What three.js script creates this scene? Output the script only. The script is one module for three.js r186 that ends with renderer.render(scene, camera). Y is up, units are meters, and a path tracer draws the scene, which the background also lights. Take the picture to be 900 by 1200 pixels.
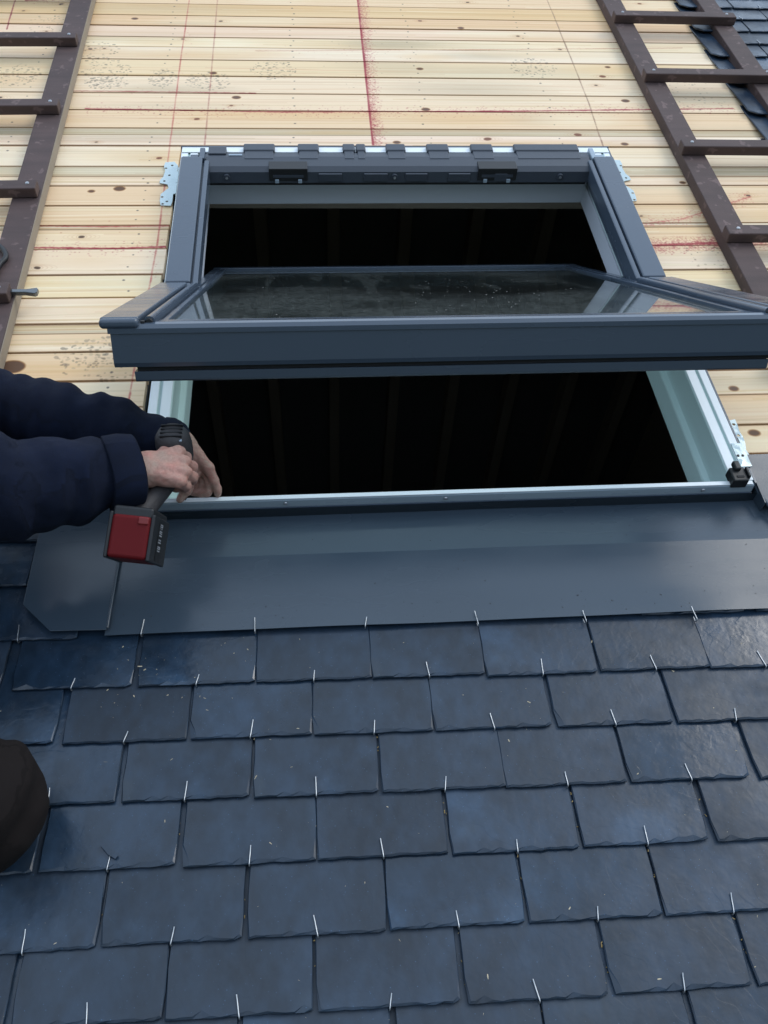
import * as THREE from 'three';
import { RoundedBoxGeometry } from 'three/addons/geometries/RoundedBoxGeometry.js';
import { MarchingCubes } from 'three/addons/objects/MarchingCubes.js';
import { mergeGeometries, mergeVertices, toCreasedNormals } from 'three/addons/utils/BufferGeometryUtils.js';

/* ---------- camera, sky, sun, exposure ---------- */
// Roof frame: u to the right along the eaves, v up the slope, n out of the roof. Pitch 45 degrees.
const PITCH = Math.PI / 4, SP = Math.sin(PITCH), CP = Math.cos(PITCH), TILT = PITCH - Math.PI / 2;
const W = (u, v, n) => new THREE.Vector3(u, v * SP + n * CP, -v * CP + n * SP);
const EYE = [0.3591, -0.85533, 1.47145];
const RIGHT = [0.997124, -0.062722, 0.042536], UP = [0.023337, 0.788122, 0.615077], FWD = [0.072103, 0.612315, -0.787319];
const FOCAL = 1005;                                        // in pixels of the 900 x 1200 photograph
const scene = new THREE.Scene();
const camera = new THREE.PerspectiveCamera(2 * Math.atan(600 / FOCAL) * 180 / Math.PI, 0.75, 0.05, 600);
camera.position.copy(W(...EYE));
camera.quaternion.setFromRotationMatrix(new THREE.Matrix4().makeBasis(W(...RIGHT), W(...UP), W(...FWD).negate()));
function px(x, y, n = 0) {                                 // pixel of the photograph -> roof frame at height n over the roof
  const a = (x - 450) / FOCAL, b = (600 - y) / FOCAL, d = [0, 1, 2].map(i => RIGHT[i] * a + UP[i] * b + FWD[i]), t = (n - EYE[2]) / d[2];
  return [EYE[0] + d[0] * t, EYE[1] + d[1] * t, n];
}
let seed = 7;
const rnd = () => { seed = (seed + 0x6d2b79f5) | 0; let t = Math.imul(seed ^ (seed >>> 15), 1 | seed); t = (t + Math.imul(t ^ (t >>> 7), 61 | t)) ^ t; return ((t ^ (t >>> 14)) >>> 0) / 4294967296; };
const rr = (a, b) => a + (b - a) * rnd();
const lerp = (a, b, t) => a + (b - a) * t, clamp = (x, a, b) => Math.min(b, Math.max(a, x)), sstep = (a, b, x) => { const t = clamp((x - a) / (b - a), 0, 1); return t * t * (3 - 2 * t); };
function hash2(x, y, s) { let h = Math.imul(x, 374761393) ^ Math.imul(y, 668265263) ^ Math.imul(s, 1274126177); h = Math.imul(h ^ (h >>> 13), 1274126177); return ((h ^ (h >>> 16)) >>> 0) / 4294967296; }
function vnoise(x, y, px_, py_, s) {                        // value noise, repeating every px_ by py_ cells
  const xi = Math.floor(x), yi = Math.floor(y), fx = x - xi, fy = y - yi, sx = fx * fx * (3 - 2 * fx), sy = fy * fy * (3 - 2 * fy);
  const m = (a, p) => ((a % p) + p) % p, h = (a, b) => hash2(m(a, px_), m(b, py_), s);
  return lerp(lerp(h(xi, yi), h(xi + 1, yi), sx), lerp(h(xi, yi + 1), h(xi + 1, yi + 1), sx), sy);
}
function fbm(x, y, fx, fy, s, oct = 4) { let a = 0, w = 0.5, t = 0; for (let i = 0; i < oct; i++) { a += w * vnoise(x * fx, y * fy, fx, fy, s + i * 17); t += w; w *= 0.5; fx *= 2; fy *= 2; } return a / t; }   // x, y in 0..1

{ // overcast sky: a bluish grey cloud layer, brighter towards the zenith, with soft cloud structure
  const w = 512, h = 256, d = new Float32Array(w * h * 4);
  for (let j = 0; j < h; j++) for (let i = 0; i < w; i++) {
    const el = ((j + 0.5) / h - 0.5) * Math.PI, s = Math.max(0, Math.sin(el)), c = fbm(i / w, j / h, 8, 6, 3, 5), k = (0.62 + 0.38 * s) * (0.72 + 0.56 * c), o = (j * w + i) * 4;
    d[o] = 0.82 * k; d[o + 1] = 1.0 * k; d[o + 2] = 1.24 * k; d[o + 3] = 1;
  }
  const t = new THREE.DataTexture(d, w, h, THREE.RGBAFormat, THREE.FloatType);
  t.mapping = THREE.EquirectangularReflectionMapping; t.magFilter = t.minFilter = THREE.LinearFilter; t.wrapS = THREE.RepeatWrapping; t.needsUpdate = true;
  scene.background = t; scene.environment = t; scene.backgroundIntensity = scene.environmentIntensity = 1.0;
}
const sun = new THREE.DirectionalLight(new THREE.Color(1, 0.94, 0.85), 0.8);
sun.position.set(7, 8.5, 0.6); sun.target.position.set(0.6, 0.5, -0.5);
sun.castShadow = true; sun.shadow.radius = 45; sun.shadow.mapSize.set(2048, 2048);
Object.assign(sun.shadow.camera, { left: -5, right: 5, top: 5, bottom: -5, near: 0.5, far: 25 });
scene.add(sun, sun.target);
const renderer = new THREE.WebGLRenderer({ antialias: true });
renderer.toneMapping = THREE.LinearToneMapping; renderer.toneMappingExposure = 1.3;
renderer.shadowMap.enabled = true; renderer.shadowMap.type = THREE.PCFSoftShadowMap;

/* ---------- geometry helpers (roof frame unless said otherwise) ---------- */
const V3 = (a) => new THREE.Vector3(...a);
function plain(g) { const q = g.index ? g.toNonIndexed() : g; for (const k of Object.keys(q.attributes)) if (!['position', 'normal', 'uv', 'color'].includes(k)) q.deleteAttribute(k); if (!q.attributes.normal) q.computeVertexNormals(); if (!q.attributes.uv) q.setAttribute('uv', new THREE.BufferAttribute(new Float32Array(q.attributes.position.count * 2), 2)); q.clearGroups(); return q; }
const join = (list) => list.length === 1 ? list[0] : mergeGeometries(list.map(plain));
function boxUV(g, s = 1, off = [0, 0]) {                     // uv in metres, by the way the face points
  const p = g.attributes.position, n = g.attributes.normal, uv = g.attributes.uv;
  for (let i = 0; i < p.count; i++) {
    const ax = Math.abs(n.getX(i)), ay = Math.abs(n.getY(i)), az = Math.abs(n.getZ(i)), x = p.getX(i), y = p.getY(i), z = p.getZ(i);
    const q = az >= ax && az >= ay ? [x, y] : ay >= ax ? [x, z + 0.37] : [y, z + 0.71];
    uv.setXY(i, q[0] * s + off[0], q[1] * s + off[1]);
  }
  return g;
}
function bx(u0, u1, v0, v1, n0, n1, r = 0, seg = 2) {
  const a = Math.abs(u1 - u0), b = Math.abs(v1 - v0), c = Math.abs(n1 - n0);
  const g = r ? new RoundedBoxGeometry(a, b, c, seg, Math.min(r, a / 2.01, b / 2.01, c / 2.01)) : new THREE.BoxGeometry(a, b, c);
  return plain(g.translate((u0 + u1) / 2, (v0 + v1) / 2, (n0 + n1) / 2));
}
const shapeOf = (pts, holes = []) => { const s = new THREE.Shape(pts.map(p => new THREE.Vector2(...p))); for (const h of holes) s.holes.push(h); return s; };
const hole = (x, y, r) => { const p = new THREE.Path(); p.absarc(x, y, r, 0, Math.PI * 2, true); return p; };
function prismV(prof, v0, v1) {                              // closed outline in (u, n), drawn out along v
  const g = new THREE.ExtrudeGeometry(shapeOf(prof.map(([u, n]) => [u, -n])), { depth: v1 - v0, bevelEnabled: false });
  return plain(g.rotateX(-Math.PI / 2).scale(1, 1, 1).translate(0, v0, 0));
}
function prismU(prof, u0, u1) {                              // closed outline in (v, n), drawn out along u
  const g = new THREE.ExtrudeGeometry(shapeOf(prof.map(([v, n]) => [-n, v])), { depth: u1 - u0, bevelEnabled: false });
  return plain(g.rotateY(Math.PI / 2).translate(u0, 0, 0));
}
const plate = (pts, n0, n1, holes = [], bevel = 0) => plain(new THREE.ExtrudeGeometry(shapeOf(pts, holes), { depth: n1 - n0 - 2 * bevel, bevelEnabled: bevel > 0, bevelSize: bevel, bevelThickness: bevel, bevelOffset: -bevel, bevelSegments: 2, curveSegments: 10 }).translate(0, 0, n0 + bevel));
function tube(pts, r, seg = 24, rad = 8, closed = false) { return plain(new THREE.TubeGeometry(new THREE.CatmullRomCurve3(pts.map(V3), closed), seg, r, rad, closed)); }
function cyl(a, b, ra, rb = ra, seg = 16) { const A = V3(a), B = V3(b), d = B.clone().sub(A), g = new THREE.CylinderGeometry(rb, ra, d.length(), seg); g.applyQuaternion(new THREE.Quaternion().setFromUnitVectors(new THREE.Vector3(0, 1, 0), d.normalize())); return plain(g.translate((A.x + (V3(b).x - A.x) / 2), (A.y + V3(b).y) / 2, (A.z + V3(b).z) / 2)); }
/* scene graph: every thing is a Group at its base whose axes are the roof frame (or the world for the setting) */
const counts = {}, bases = new WeakMap();
function numbered(n) { const k = counts[n] = (counts[n] ?? -1) + 1; return k ? n + '_' + String(k).padStart(3, '0') : n; }
function thing(name, label, category, base = [0, 0, 0], { group, rz = 0, kind, world = false } = {}) {
  const o = new THREE.Group(); o.name = numbered(name); scene.add(o);
  if (!world) { o.position.copy(W(...base)); o.rotation.set(TILT, 0, rz, 'XYZ'); } else o.position.set(...base);
  bases.set(o, base);
  if (label) o.userData.label = label;
  if (category) o.userData.category = category;
  if (group) o.userData.group = group;
  if (kind) o.userData.kind = kind;
  return o;
}
function part(name, geo, mat, parent, { uv = true, label, kind } = {}) {   // geometry given in the roof frame; moved to the parent's base
  const g = Array.isArray(geo) ? join(geo) : geo, b = bases.get(parent) ?? [0, 0, 0];
  if (uv) boxUV(g, typeof uv === 'number' ? uv : 1);
  if (b[0] || b[1] || b[2]) g.translate(-b[0], -b[1], -b[2]);
  const m = new THREE.Mesh(g, mat); m.name = name; m.castShadow = m.receiveShadow = true; parent.add(m);
  if (label) m.userData.label = label;
  if (kind) m.userData.kind = kind;
  bases.set(m, b);
  return m;
}

/* ---------- textures ---------- */
function dataTex(w, h, f, srgb) {
  const d = new Uint8Array(w * h * 4);
  for (let j = 0; j < h; j++) for (let i = 0; i < w; i++) { const c = f(i / w, j / h), o = (j * w + i) * 4; for (let k = 0; k < 3; k++) d[o + k] = clamp((Array.isArray(c) ? c[k] : c) * 255, 0, 255); d[o + 3] = 255; }
  const t = new THREE.DataTexture(d, w, h); t.wrapS = t.wrapT = THREE.RepeatWrapping; t.magFilter = THREE.LinearFilter; t.minFilter = THREE.LinearMipmapLinearFilter; t.generateMipmaps = true;
  if (srgb) t.colorSpace = THREE.SRGBColorSpace; t.needsUpdate = true; return t;
}
const moved = (t, rx, ry = rx, ox = 0, oy = 0) => { const c = t.clone(); c.repeat.set(rx, ry); c.offset.set(ox, oy); c.needsUpdate = true; return c; };
const std = (color, roughness, more = {}) => new THREE.MeshStandardMaterial({ color: new THREE.Color().setRGB(...color), roughness, ...more });
const phys = (color, roughness, more = {}) => new THREE.MeshPhysicalMaterial({ color: new THREE.Color().setRGB(...color), roughness, ...more });
const grit = dataTex(512, 512, (x, y) => 0.5 * fbm(x, y, 8, 8, 11, 6) + 0.5 * hash2(x * 512 | 0, y * 512 | 0, 5));        // fine grain
const patch = dataTex(512, 512, (x, y) => { const a = fbm(x, y, 5, 5, 21, 5); return clamp(0.5 + (a - 0.5) * 2.2, 0, 1); });   // soft patches
const smear = dataTex(512, 512, (x, y) => { const a = fbm(x, y, 4, 4, 61, 5), b = fbm(x, y, 3, 24, 71, 4); return clamp(0.62 + (a - 0.5) * 0.9 + (b - 0.5) * 0.5, 0, 1); });

/* ---------- the deck: pale softwood boards ---------- */
const DECK_RZ = 0.5 * Math.PI / 180, DC = [0.6, 1.0];
const toDeck = ([u, v]) => { const c = Math.cos(-DECK_RZ), s = Math.sin(-DECK_RZ), a = u - DC[0], b = v - DC[1]; return [DC[0] + a * c - b * s, DC[1] + a * s + b * c]; };
const dpx = (x, y) => toDeck(px(x, y, 0));
const JOINTS = [-0.34, -0.23, -0.12, -0.01, 0.1, 0.21, 0.325, 0.432, 0.525, 0.628, 0.719, 0.824, 0.895, 0.932, 1.037, 1.136, 1.252, 1.347, 1.368, 1.467, 1.572, 1.624, 1.682, 1.803, 1.871, 1.914, 2.032, 2.149, 2.272, 2.394, 2.495, 2.58, 2.673, 2.763, 2.871];
for (let v = 2.98; v < 4.3; v += 0.112) JOINTS.push(v);
const GREY = new Set([1.624, 1.871, 0.895, 1.347]);          // narrow strips a little greyer
const DT = { u0: -1.6, v0: 0.2, s: 4.1 };                    // the part of the deck that the deck texture covers
let deckMap, deckBump;
{
  const N = 2048, k = N / DT.s, cv = document.createElement('canvas'); cv.width = cv.height = N;
  const g = cv.getContext('2d'), X = u => (u - DT.u0) * k, Y = v => N - (v - DT.v0) * k;
  g.fillStyle = '#e6d4ac'; g.fillRect(0, 0, N, N);
  seed = 101;
  for (let i = 0; i + 1 < JOINTS.length; i++) {
    const v0 = JOINTS[i], v1 = JOINTS[i + 1], y0 = Y(v1), h = Y(v0) - y0, w = rnd(), grey = GREY.has(v0);
    const c = grey ? [200, 180, 146] : [lerp(226, 243, w), lerp(189, 219, w) + rr(-3, 3), lerp(140, 186, w) + rr(-6, 6)];
    g.fillStyle = `rgb(${c.map(Math.round).join()})`; g.fillRect(0, y0, N, h + 1);
    for (let s = 0; s < 42; s++) {                            // grain: long faint streaks, wandering
      const y = y0 + rnd() * h, x0 = rr(-500, N), L = rr(200, 1500), a = rr(0.04, 0.2), amp = rr(0, h * 0.12), ph = rr(0, 6), dark = rnd() < 0.66;
      g.strokeStyle = dark ? `rgba(${rr(150, 190) | 0},${rr(104, 140) | 0},${rr(50, 85) | 0},${a})` : `rgba(255,244,214,${a * 1.6})`; g.lineWidth = rr(0.7, 3.4);
      g.beginPath(); for (let x = 0; x <= L; x += 40) g.lineTo(x0 + x, clamp(y + Math.sin(ph + x / 190) * amp, y0, y0 + h)); g.stroke();
    }
    for (let s = 0; s < 9; s++) {                             // broad warm or pale patches of the wood
      const x = rnd() * N, r = rr(50, 300), gr = g.createRadialGradient(0, 0, 0, 0, 0, 1), q = rnd(), col = q < 0.4 ? '214,166,104' : q < 0.75 ? '250,238,206' : '176,160,130', a = rr(0.12, 0.46);
      gr.addColorStop(0, `rgba(${col},${a})`); gr.addColorStop(0.6, `rgba(${col},${a * 0.5})`); gr.addColorStop(1, `rgba(${col},0)`);
      g.save(); g.beginPath(); g.rect(0, y0, N, h); g.clip(); g.translate(x, y0 + rnd() * h); g.scale(r, h * rr(0.3, 0.7)); g.fillStyle = gr; g.fillRect(-1, -1, 2, 2); g.restore();
    }
    for (let s = 0, n = grey ? 1 : 3; s < n; s++) {           // knots
      const x = rnd() * N, y = y0 + h * rr(0.18, 0.82), r = rr(2, 5), big = rnd() < 0.35;
      for (let q = 0; q < 4; q++) { g.strokeStyle = `rgba(160,100,50,${0.22 - q * 0.045})`; g.lineWidth = 1.4; g.beginPath(); g.ellipse(x, y, r * (1.6 + q * 1.3), r * (0.9 + q * 0.28), 0, 0, 7); g.stroke(); }
      g.fillStyle = big ? 'rgba(112,62,38,0.9)' : 'rgba(70,46,30,0.85)'; g.beginPath(); g.ellipse(x, y, r * (big ? 1.5 : 0.95), r * (big ? 1 : 0.62), rr(-0.3, 0.3), 0, 7); g.fill();
    }
    for (let u = -1.5; u < 2.4; u += 0.45) for (const f of [0.25, 0.72]) if (!grey) { g.fillStyle = 'rgba(70,62,58,0.75)'; g.beginPath(); g.arc(X(u + rr(-0.012, 0.012)), y0 + h * f, rr(1.1, 1.9), 0, 7); g.fill(); }   // nail heads
    g.fillStyle = 'rgba(104,66,36,0.6)'; g.fillRect(0, y0, N, 2); g.fillStyle = 'rgba(120,78,42,0.4)'; g.fillRect(0, y0 + h - 2, N, 2);   // sawn arrises left brown
  }
  const speck = (x, y, rx, ry, n, col, size = [0.8, 2.6]) => { const [cu, cv_] = dpx(x, y), [eu] = dpx(x + rx, y), [, ev] = dpx(x, y - ry); for (let i = 0; i < n; i++) { const a = rnd() * 6.28, q = Math.sqrt(rnd()); g.fillStyle = `rgba(${col},${rr(0.15, 0.55)})`; g.beginPath(); g.ellipse(X(cu + Math.cos(a) * q * (eu - cu)), Y(cv_ + Math.sin(a) * q * (ev - cv_)), rr(...size) * 1.3, rr(...size), 0, 0, 7); g.fill(); } };
  const tread = (x, y, rx, ry) => {                            // boot print: rows of short dashes
    const [cu, cv_] = dpx(x, y), [eu] = dpx(x + rx, y), [, ev] = dpx(x, y - ry), wu = eu - cu, wv = ev - cv_;
    for (let a = -1; a <= 1; a += 0.11) for (let b = -1; b <= 1; b += 0.2) { if (a * a + b * b > 1.1 || rnd() < 0.42) continue; g.save(); g.translate(X(cu + a * wu + rr(-0.004, 0.004)), Y(cv_ + b * wv + rr(-0.006, 0.006))); g.rotate(rr(-0.7, 0.7)); g.fillStyle = `rgba(92,82,70,${rr(0.08, 0.5)})`; g.beginPath(); g.ellipse(0, 0, rr(0.8, 3.4), rr(0.8, 2.6), 0, 0, 7); g.fill(); g.restore(); }
  };
  tread(125, 82, 28, 14); tread(125, 97, 25, 7); tread(190, 92, 16, 10); tread(245, 95, 26, 10); tread(320, 82, 26, 10); tread(20, 88, 28, 12); tread(112, 415, 45, 18); tread(625, 80, 26, 11);
  speck(110, 60, 30, 12, 60, '80,66,50'); speck(60, 30, 30, 14, 60, '96,84,66', [0.8, 1.8]); speck(430, 70, 60, 40, 40, '110,90,70', [0.6, 1.5]); speck(800, 110, 50, 20, 60, '92,76,60', [0.6, 2]); speck(845, 300, 40, 20, 70, '90,66,50', [0.6, 2]); speck(120, 425, 50, 22, 80, '90,72,54', [0.8, 2]);
  for (const [x, y, r] of [[540, 33, 5], [492, 81, 5], [499, 128, 6], [733, 118, 6], [712, 79, 4], [277, 114, 6], [250, 86, 5], [158, 22, 5], [140, 221, 7], [107, 224, 4], [14, 430, 13], [853, 290, 5], [860, 455, 5], [884, 507, 6], [465, 167, 5], [732, 169, 5], [800, 214, 4]]) { const [u, v] = dpx(x, y); g.fillStyle = 'rgba(84,54,34,0.92)'; g.beginPath(); g.ellipse(X(u), Y(v), r * 1.2, r * 0.85, 0, 0, 7); g.fill(); g.strokeStyle = 'rgba(150,98,52,0.5)'; g.lineWidth = 2.5; g.stroke(); }
  // chalk and pencil lines
  const chalk = (pts, wpx, col, dust = 0, al = 1) => {
    const q = pts.map(p => dpx(...p));
    for (let i = 0; i + 1 < q.length; i++) {
      const [a, b] = [q[i], q[i + 1]], L = Math.hypot(b[0] - a[0], b[1] - a[1]), n = Math.ceil(L * 260);
      for (let s = 0; s < n; s++) { const t = s / n, u = lerp(a[0], b[0], t), v = lerp(a[1], b[1], t), o = fbm(t, 0.3, 16, 2, i + 3, 3); g.fillStyle = `rgba(${col},${clamp(0.25 + o * 0.9, 0, 0.95) * al})`; const w = wpx * (0.5 + o); g.fillRect(X(u) - 1.4, Y(v) - w / 2 + rr(-0.5, 0.5), 2.8 + (Math.abs(b[0] - a[0]) < 0.3 * L ? w - 2 : 1), w + (Math.abs(b[0] - a[0]) < 0.3 * L ? 2 : 0)); }
      for (let s = 0; s < L * dust; s++) { const t = rnd(), e = rr(-1, 1) * rnd() * 0.05; g.fillStyle = `rgba(${col},${rr(0.05, 0.4)})`; const vert = Math.abs(b[0] - a[0]) < Math.abs(b[1] - a[1]); g.fillRect(X(lerp(a[0], b[0], t) + (vert ? Math.abs(e) : 0)), Y(lerp(a[1], b[1], t) + (vert ? 0 : e)), rr(1, 3), rr(1, 2.4)); }
    }
  };
  const RED = '150,40,48';
  chalk([[418, -10], [437, 170]], 2.4, RED, 3000, 0.85); chalk([[100, 127], [330, 131], [600, 130], [860, 127]], 3.4, RED, 700, 0.75); chalk([[60, 106], [240, 108], [300, 109]], 3, '150,70,58', 60, 0.6);
  chalk([[30, 290], [130, 291], [196, 289]], 3.4, RED, 500, 0.75); chalk([[30, 264], [120, 265], [200, 264]], 3, '168,80,60', 40); chalk([[757, 288], [820, 285], [880, 283], [905, 282]], 5, RED, 6500, 0.55); chalk([[752, 262], [800, 256], [880, 230]], 2, '180,70,66', 1500, 0.4);
  chalk([[222, 0], [212, 70], [184, 290], [160, 420], [150, 475]], 1.3, '180,84,74', 30, 0.6); chalk([[255, 0], [248, 85], [240, 170]], 1.4, '150,80,70', 0, 0.4); chalk([[18, 0], [8, 34]], 1.6, '150,70,70', 20); chalk([[640, -4], [690, 120], [707, 172]], 1.4, '130,92,72', 0, 0.55); chalk([[30, 0], [70, -2]], 6, RED, 900); chalk([[300, 60], [800, 56]], 1.4, '176,104,72', 60);
  deckMap = new THREE.CanvasTexture(cv); deckMap.colorSpace = THREE.SRGBColorSpace; deckMap.magFilter = THREE.LinearFilter; deckMap.wrapS = deckMap.wrapT = THREE.MirroredRepeatWrapping;
  deckBump = dataTex(1024, 1024, (x, y) => 0.6 * fbm(x, y, 6, 180, 31, 3) + 0.4 * fbm(x, y, 90, 200, 37, 2));
}
const boardMats = [0.62, 0.7, 0.56].map((r, i) => new THREE.MeshStandardMaterial({ map: deckMap, bumpMap: moved(deckBump, 1, 1, i * 0.31, 0), bumpScale: 0.0012, roughness: r }));
const HOLE = [-0.058, 1.328, 0.268, 1.712];
const U_MIN = -2.6, U_MAX = 3.4, V_EAVE = -1.3, V_RIDGE = 4.3;
{
  const deck = thing('roof_deck', 'pale softwood roof boards with red chalk lines and knots', null, [DC[0], DC[1], 0], { rz: DECK_RZ, kind: 'structure' });
  seed = 55;
  for (let i = 0; i + 1 < JOINTS.length; i++) {
    const v0 = JOINTS[i], v1 = JOINTS[i + 1], gap = GREY.has(v0) ? 0.0007 : rr(0.0014, 0.0036), top = GREY.has(v0) ? -0.0015 : rr(-0.0012, 0.0012);
    if (v1 < 0.2) continue;
    const [nu] = dpx(215, 165), pieces = [];                  // nu: the saw cut left open above the window's corner
    if (v1 <= HOLE[2] || v0 >= HOLE[3]) pieces.push([U_MIN, U_MAX, v0 + gap, v1 - gap]);
    else {
      const over = v1 > HOLE[3] + 0.01;
      pieces.push([U_MIN, over ? nu - 0.006 : HOLE[0] + rr(-0.006, 0.003), v0 + gap, v1 - gap], [HOLE[1] + rr(-0.003, 0.006), U_MAX, v0 + gap, v1 - gap]);
      if (over) pieces.push([nu + 0.007, HOLE[1] - 0.008, HOLE[3], v1 - gap]);
    }
    for (const [pa, pb, pv0, pv1] of pieces) {
      const g = bx(pa, pb, pv0, pv1, -0.021, top, 0.0016, 1);
      const p = g.attributes.position, uv = g.attributes.uv;
      for (let q = 0; q < p.count; q++) uv.setXY(q, (p.getX(q) - DT.u0) / DT.s, (p.getY(q) + (p.getZ(q) < -0.01 ? 0.01 : 0) - DT.v0) / DT.s);
      part('board', g, boardMats[i % 3], deck, { uv: false });
    }
  }
}

/* ---------- house under the roof: sheathing, attic, walls, ground ---------- */
const roughWood = std([0.36, 0.31, 0.25], 0.9, { bumpMap: moved(grit, 3), bumpScale: 0.002 });
const felt = std([0.16, 0.16, 0.16], 0.95);
const render_ = std([0.5, 0.47, 0.42], 0.95, { bumpMap: moved(grit, 4), bumpScale: 0.002 });
{
  const s = thing('roof_sheathing', 'dark underlay sheet beneath the roof boards', null, [0.6, 1, 0], { kind: 'structure' });
  const sh = shapeOf([[U_MIN, V_EAVE], [U_MAX, V_EAVE], [U_MAX, V_RIDGE], [U_MIN, V_RIDGE]]);
  sh.holes.push(new THREE.Path([[HOLE[0] - 0.004, HOLE[2] - 0.004], [HOLE[0] - 0.004, HOLE[3] + 0.004], [HOLE[1] + 0.004, HOLE[3] + 0.004], [HOLE[1] + 0.004, HOLE[2] - 0.004]].map(p => new THREE.Vector2(...p))));
  part('underlay', plain(new THREE.ExtrudeGeometry(sh, { depth: 0.012, bevelEnabled: false }).translate(0, 0, -0.045)), felt, s);
  part('sub_boarding', bx(U_MIN, U_MAX, V_EAVE, 0.255, -0.0325, -0.0115), roughWood, s);
  for (const u of [-2.5, -2.0, -1.5, -1.0, -0.55, -0.15, 1.42, 1.85, 2.35, 2.85, 3.3]) part('rafter', bx(u - 0.035, u + 0.035, V_EAVE, V_RIDGE - 0.12, -0.2, -0.046), roughWood, s);
  part('trimmer', bx(-0.114, 1.384, 1.76, 1.83, -0.2, -0.046), roughWood, s); part('trimmer', bx(-0.114, 1.384, 0.15, 0.22, -0.2, -0.046), roughWood, s);
}
{
  const h = thing('house', 'rendered house walls with boarded attic below the slate roof', 'house', [0.4, -6, -3], { world: true });
  const off = bases.get(h), yE = V_EAVE * SP, zE = -V_EAVE * CP, yR = V_RIDGE * SP, zR = -V_RIDGE * CP, zB = 2 * zR - zE;
  const L = Math.hypot(yR - yE, zE - zR);
  // the far roof slope: a slab and its rafters, drawn in the plane y' = distance down from the ridge
  const slope = (u0, u1, d0, d1, n0, n1) => { const g = new THREE.BoxGeometry(u1 - u0, d1 - d0, n1 - n0).translate((u0 + u1) / 2, -(d0 + d1) / 2, (n0 + n1) / 2); g.rotateX(PITCH); g.translate(0, yR - 0.03, zR); return plain(g); };
  part('far_roof_slope', slope(U_MIN, U_MAX, -0.02, L, -0.06, 0.0), felt, h);
  for (let u = U_MIN + 0.2; u < U_MAX; u += 0.48) part('rafter', slope(u - 0.04, u + 0.04, 0.05, L, 0.001, 0.15), roughWood, h);
  const gable = (u, t) => { const s = shapeOf([[-zB, yE - 0.04], [-zE, yE - 0.04], [-zR, yR - 0.12]].map(([a, b]) => [a, b])); return plain(new THREE.ExtrudeGeometry(s, { depth: t, bevelEnabled: false }).rotateY(Math.PI / 2).translate(u, 0, 0)); };
  part('gable_wall', gable(U_MIN, 0.15), roughWood, h); part('gable_wall', gable(U_MAX - 0.15, 0.15), roughWood, h);
  part('attic_floor', plain(new THREE.BoxGeometry(U_MAX - U_MIN, 0.1, zE - zB).translate((U_MAX + U_MIN) / 2, yE - 0.1, (zE + zB) / 2)), roughWood, h);
  part('wall', plain(new THREE.BoxGeometry(U_MAX - U_MIN - 0.1, 6 + yE - 0.15, zE - zB - 0.6).translate((U_MAX + U_MIN) / 2, -6 + (6 + yE - 0.15) / 2, (zE + zB) / 2)), render_, h);
  const g = thing('ground', 'grass and gravel yard around the house', null, [0, -6, 0], { world: true, kind: 'structure' });
  part('yard', plain(new THREE.CircleGeometry(400, 64).rotateX(-Math.PI / 2).translate(0, -6, 0)), std([0.09, 0.1, 0.07], 1), g);
}

/* ---------- slates ---------- */
const SLATE_W = 0.2185, SLATE_L = 0.32, SLATE_T = 0.0052, STEP = 0.223, GAUGE = 0.10914;
const slateMap = dataTex(1024, 1024, (x, y) => {
  const a = fbm(x, y, 4, 4, 41, 6), b = fbm(x, y, 9, 3, 43, 5), c = fbm(x, y, 60, 40, 47, 3), rust = sstep(0.66, 0.8, fbm(x, y, 7, 7, 53, 4)), pale = 0.7 * sstep(0.56, 0.8, fbm(x, y, 7, 9, 59, 6));
  const sp = hash2(x * 1024 | 0, y * 1024 | 0, 77), mf = fbm(x, y, 14, 11, 49, 4), k = 0.78 + 0.3 * (a - 0.5) + 0.24 * (b - 0.5) + 0.34 * (mf - 0.5) + 0.3 * (c - 0.5) + 0.16 + (sp > 0.9975 ? 1.3 * hash2(x * 1024 | 0, 3, 5) : 0);
  return [0.142 * k + 0.022 * rust + 0.075 * pale, 0.205 * k + 0.012 * rust + 0.1 * pale, 0.272 * k + 0.125 * pale];
}, true);
const slateRough = dataTex(512, 512, (x, y) => clamp(0.52 + 1.1 * (fbm(x, y, 3, 3, 67, 5) - 0.5) + 0.25 * (fbm(x, y, 40, 40, 73, 3) - 0.5), 0, 1));
const slateBump = dataTex(1024, 1024, (x, y) => { const a = fbm(x, y, 5, 4, 81, 6), st = Math.floor(fbm(x, y, 4, 5, 87, 4) * 9) / 9; return clamp(0.45 * a + 0.4 * st + 0.15 * fbm(x, y, 90, 90, 91, 2), 0, 1); });
const slateMats = [0, 1, 2, 3, 4].map(i => new THREE.MeshStandardMaterial({ map: moved(slateMap, 1, 1, i * 0.23, i * 0.37), bumpMap: moved(slateBump, 1.3, 1.3, i * 0.41, i * 0.17), bumpScale: 0.0016, roughnessMap: moved(slateRough, 1.6, 1.6, i * 0.31, i * 0.61), roughness: 0.66, color: new THREE.Color().setRGB(0.95 + 0.022 * i, 0.96 + 0.02 * i, 0.97 + 0.018 * i) }));
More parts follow.
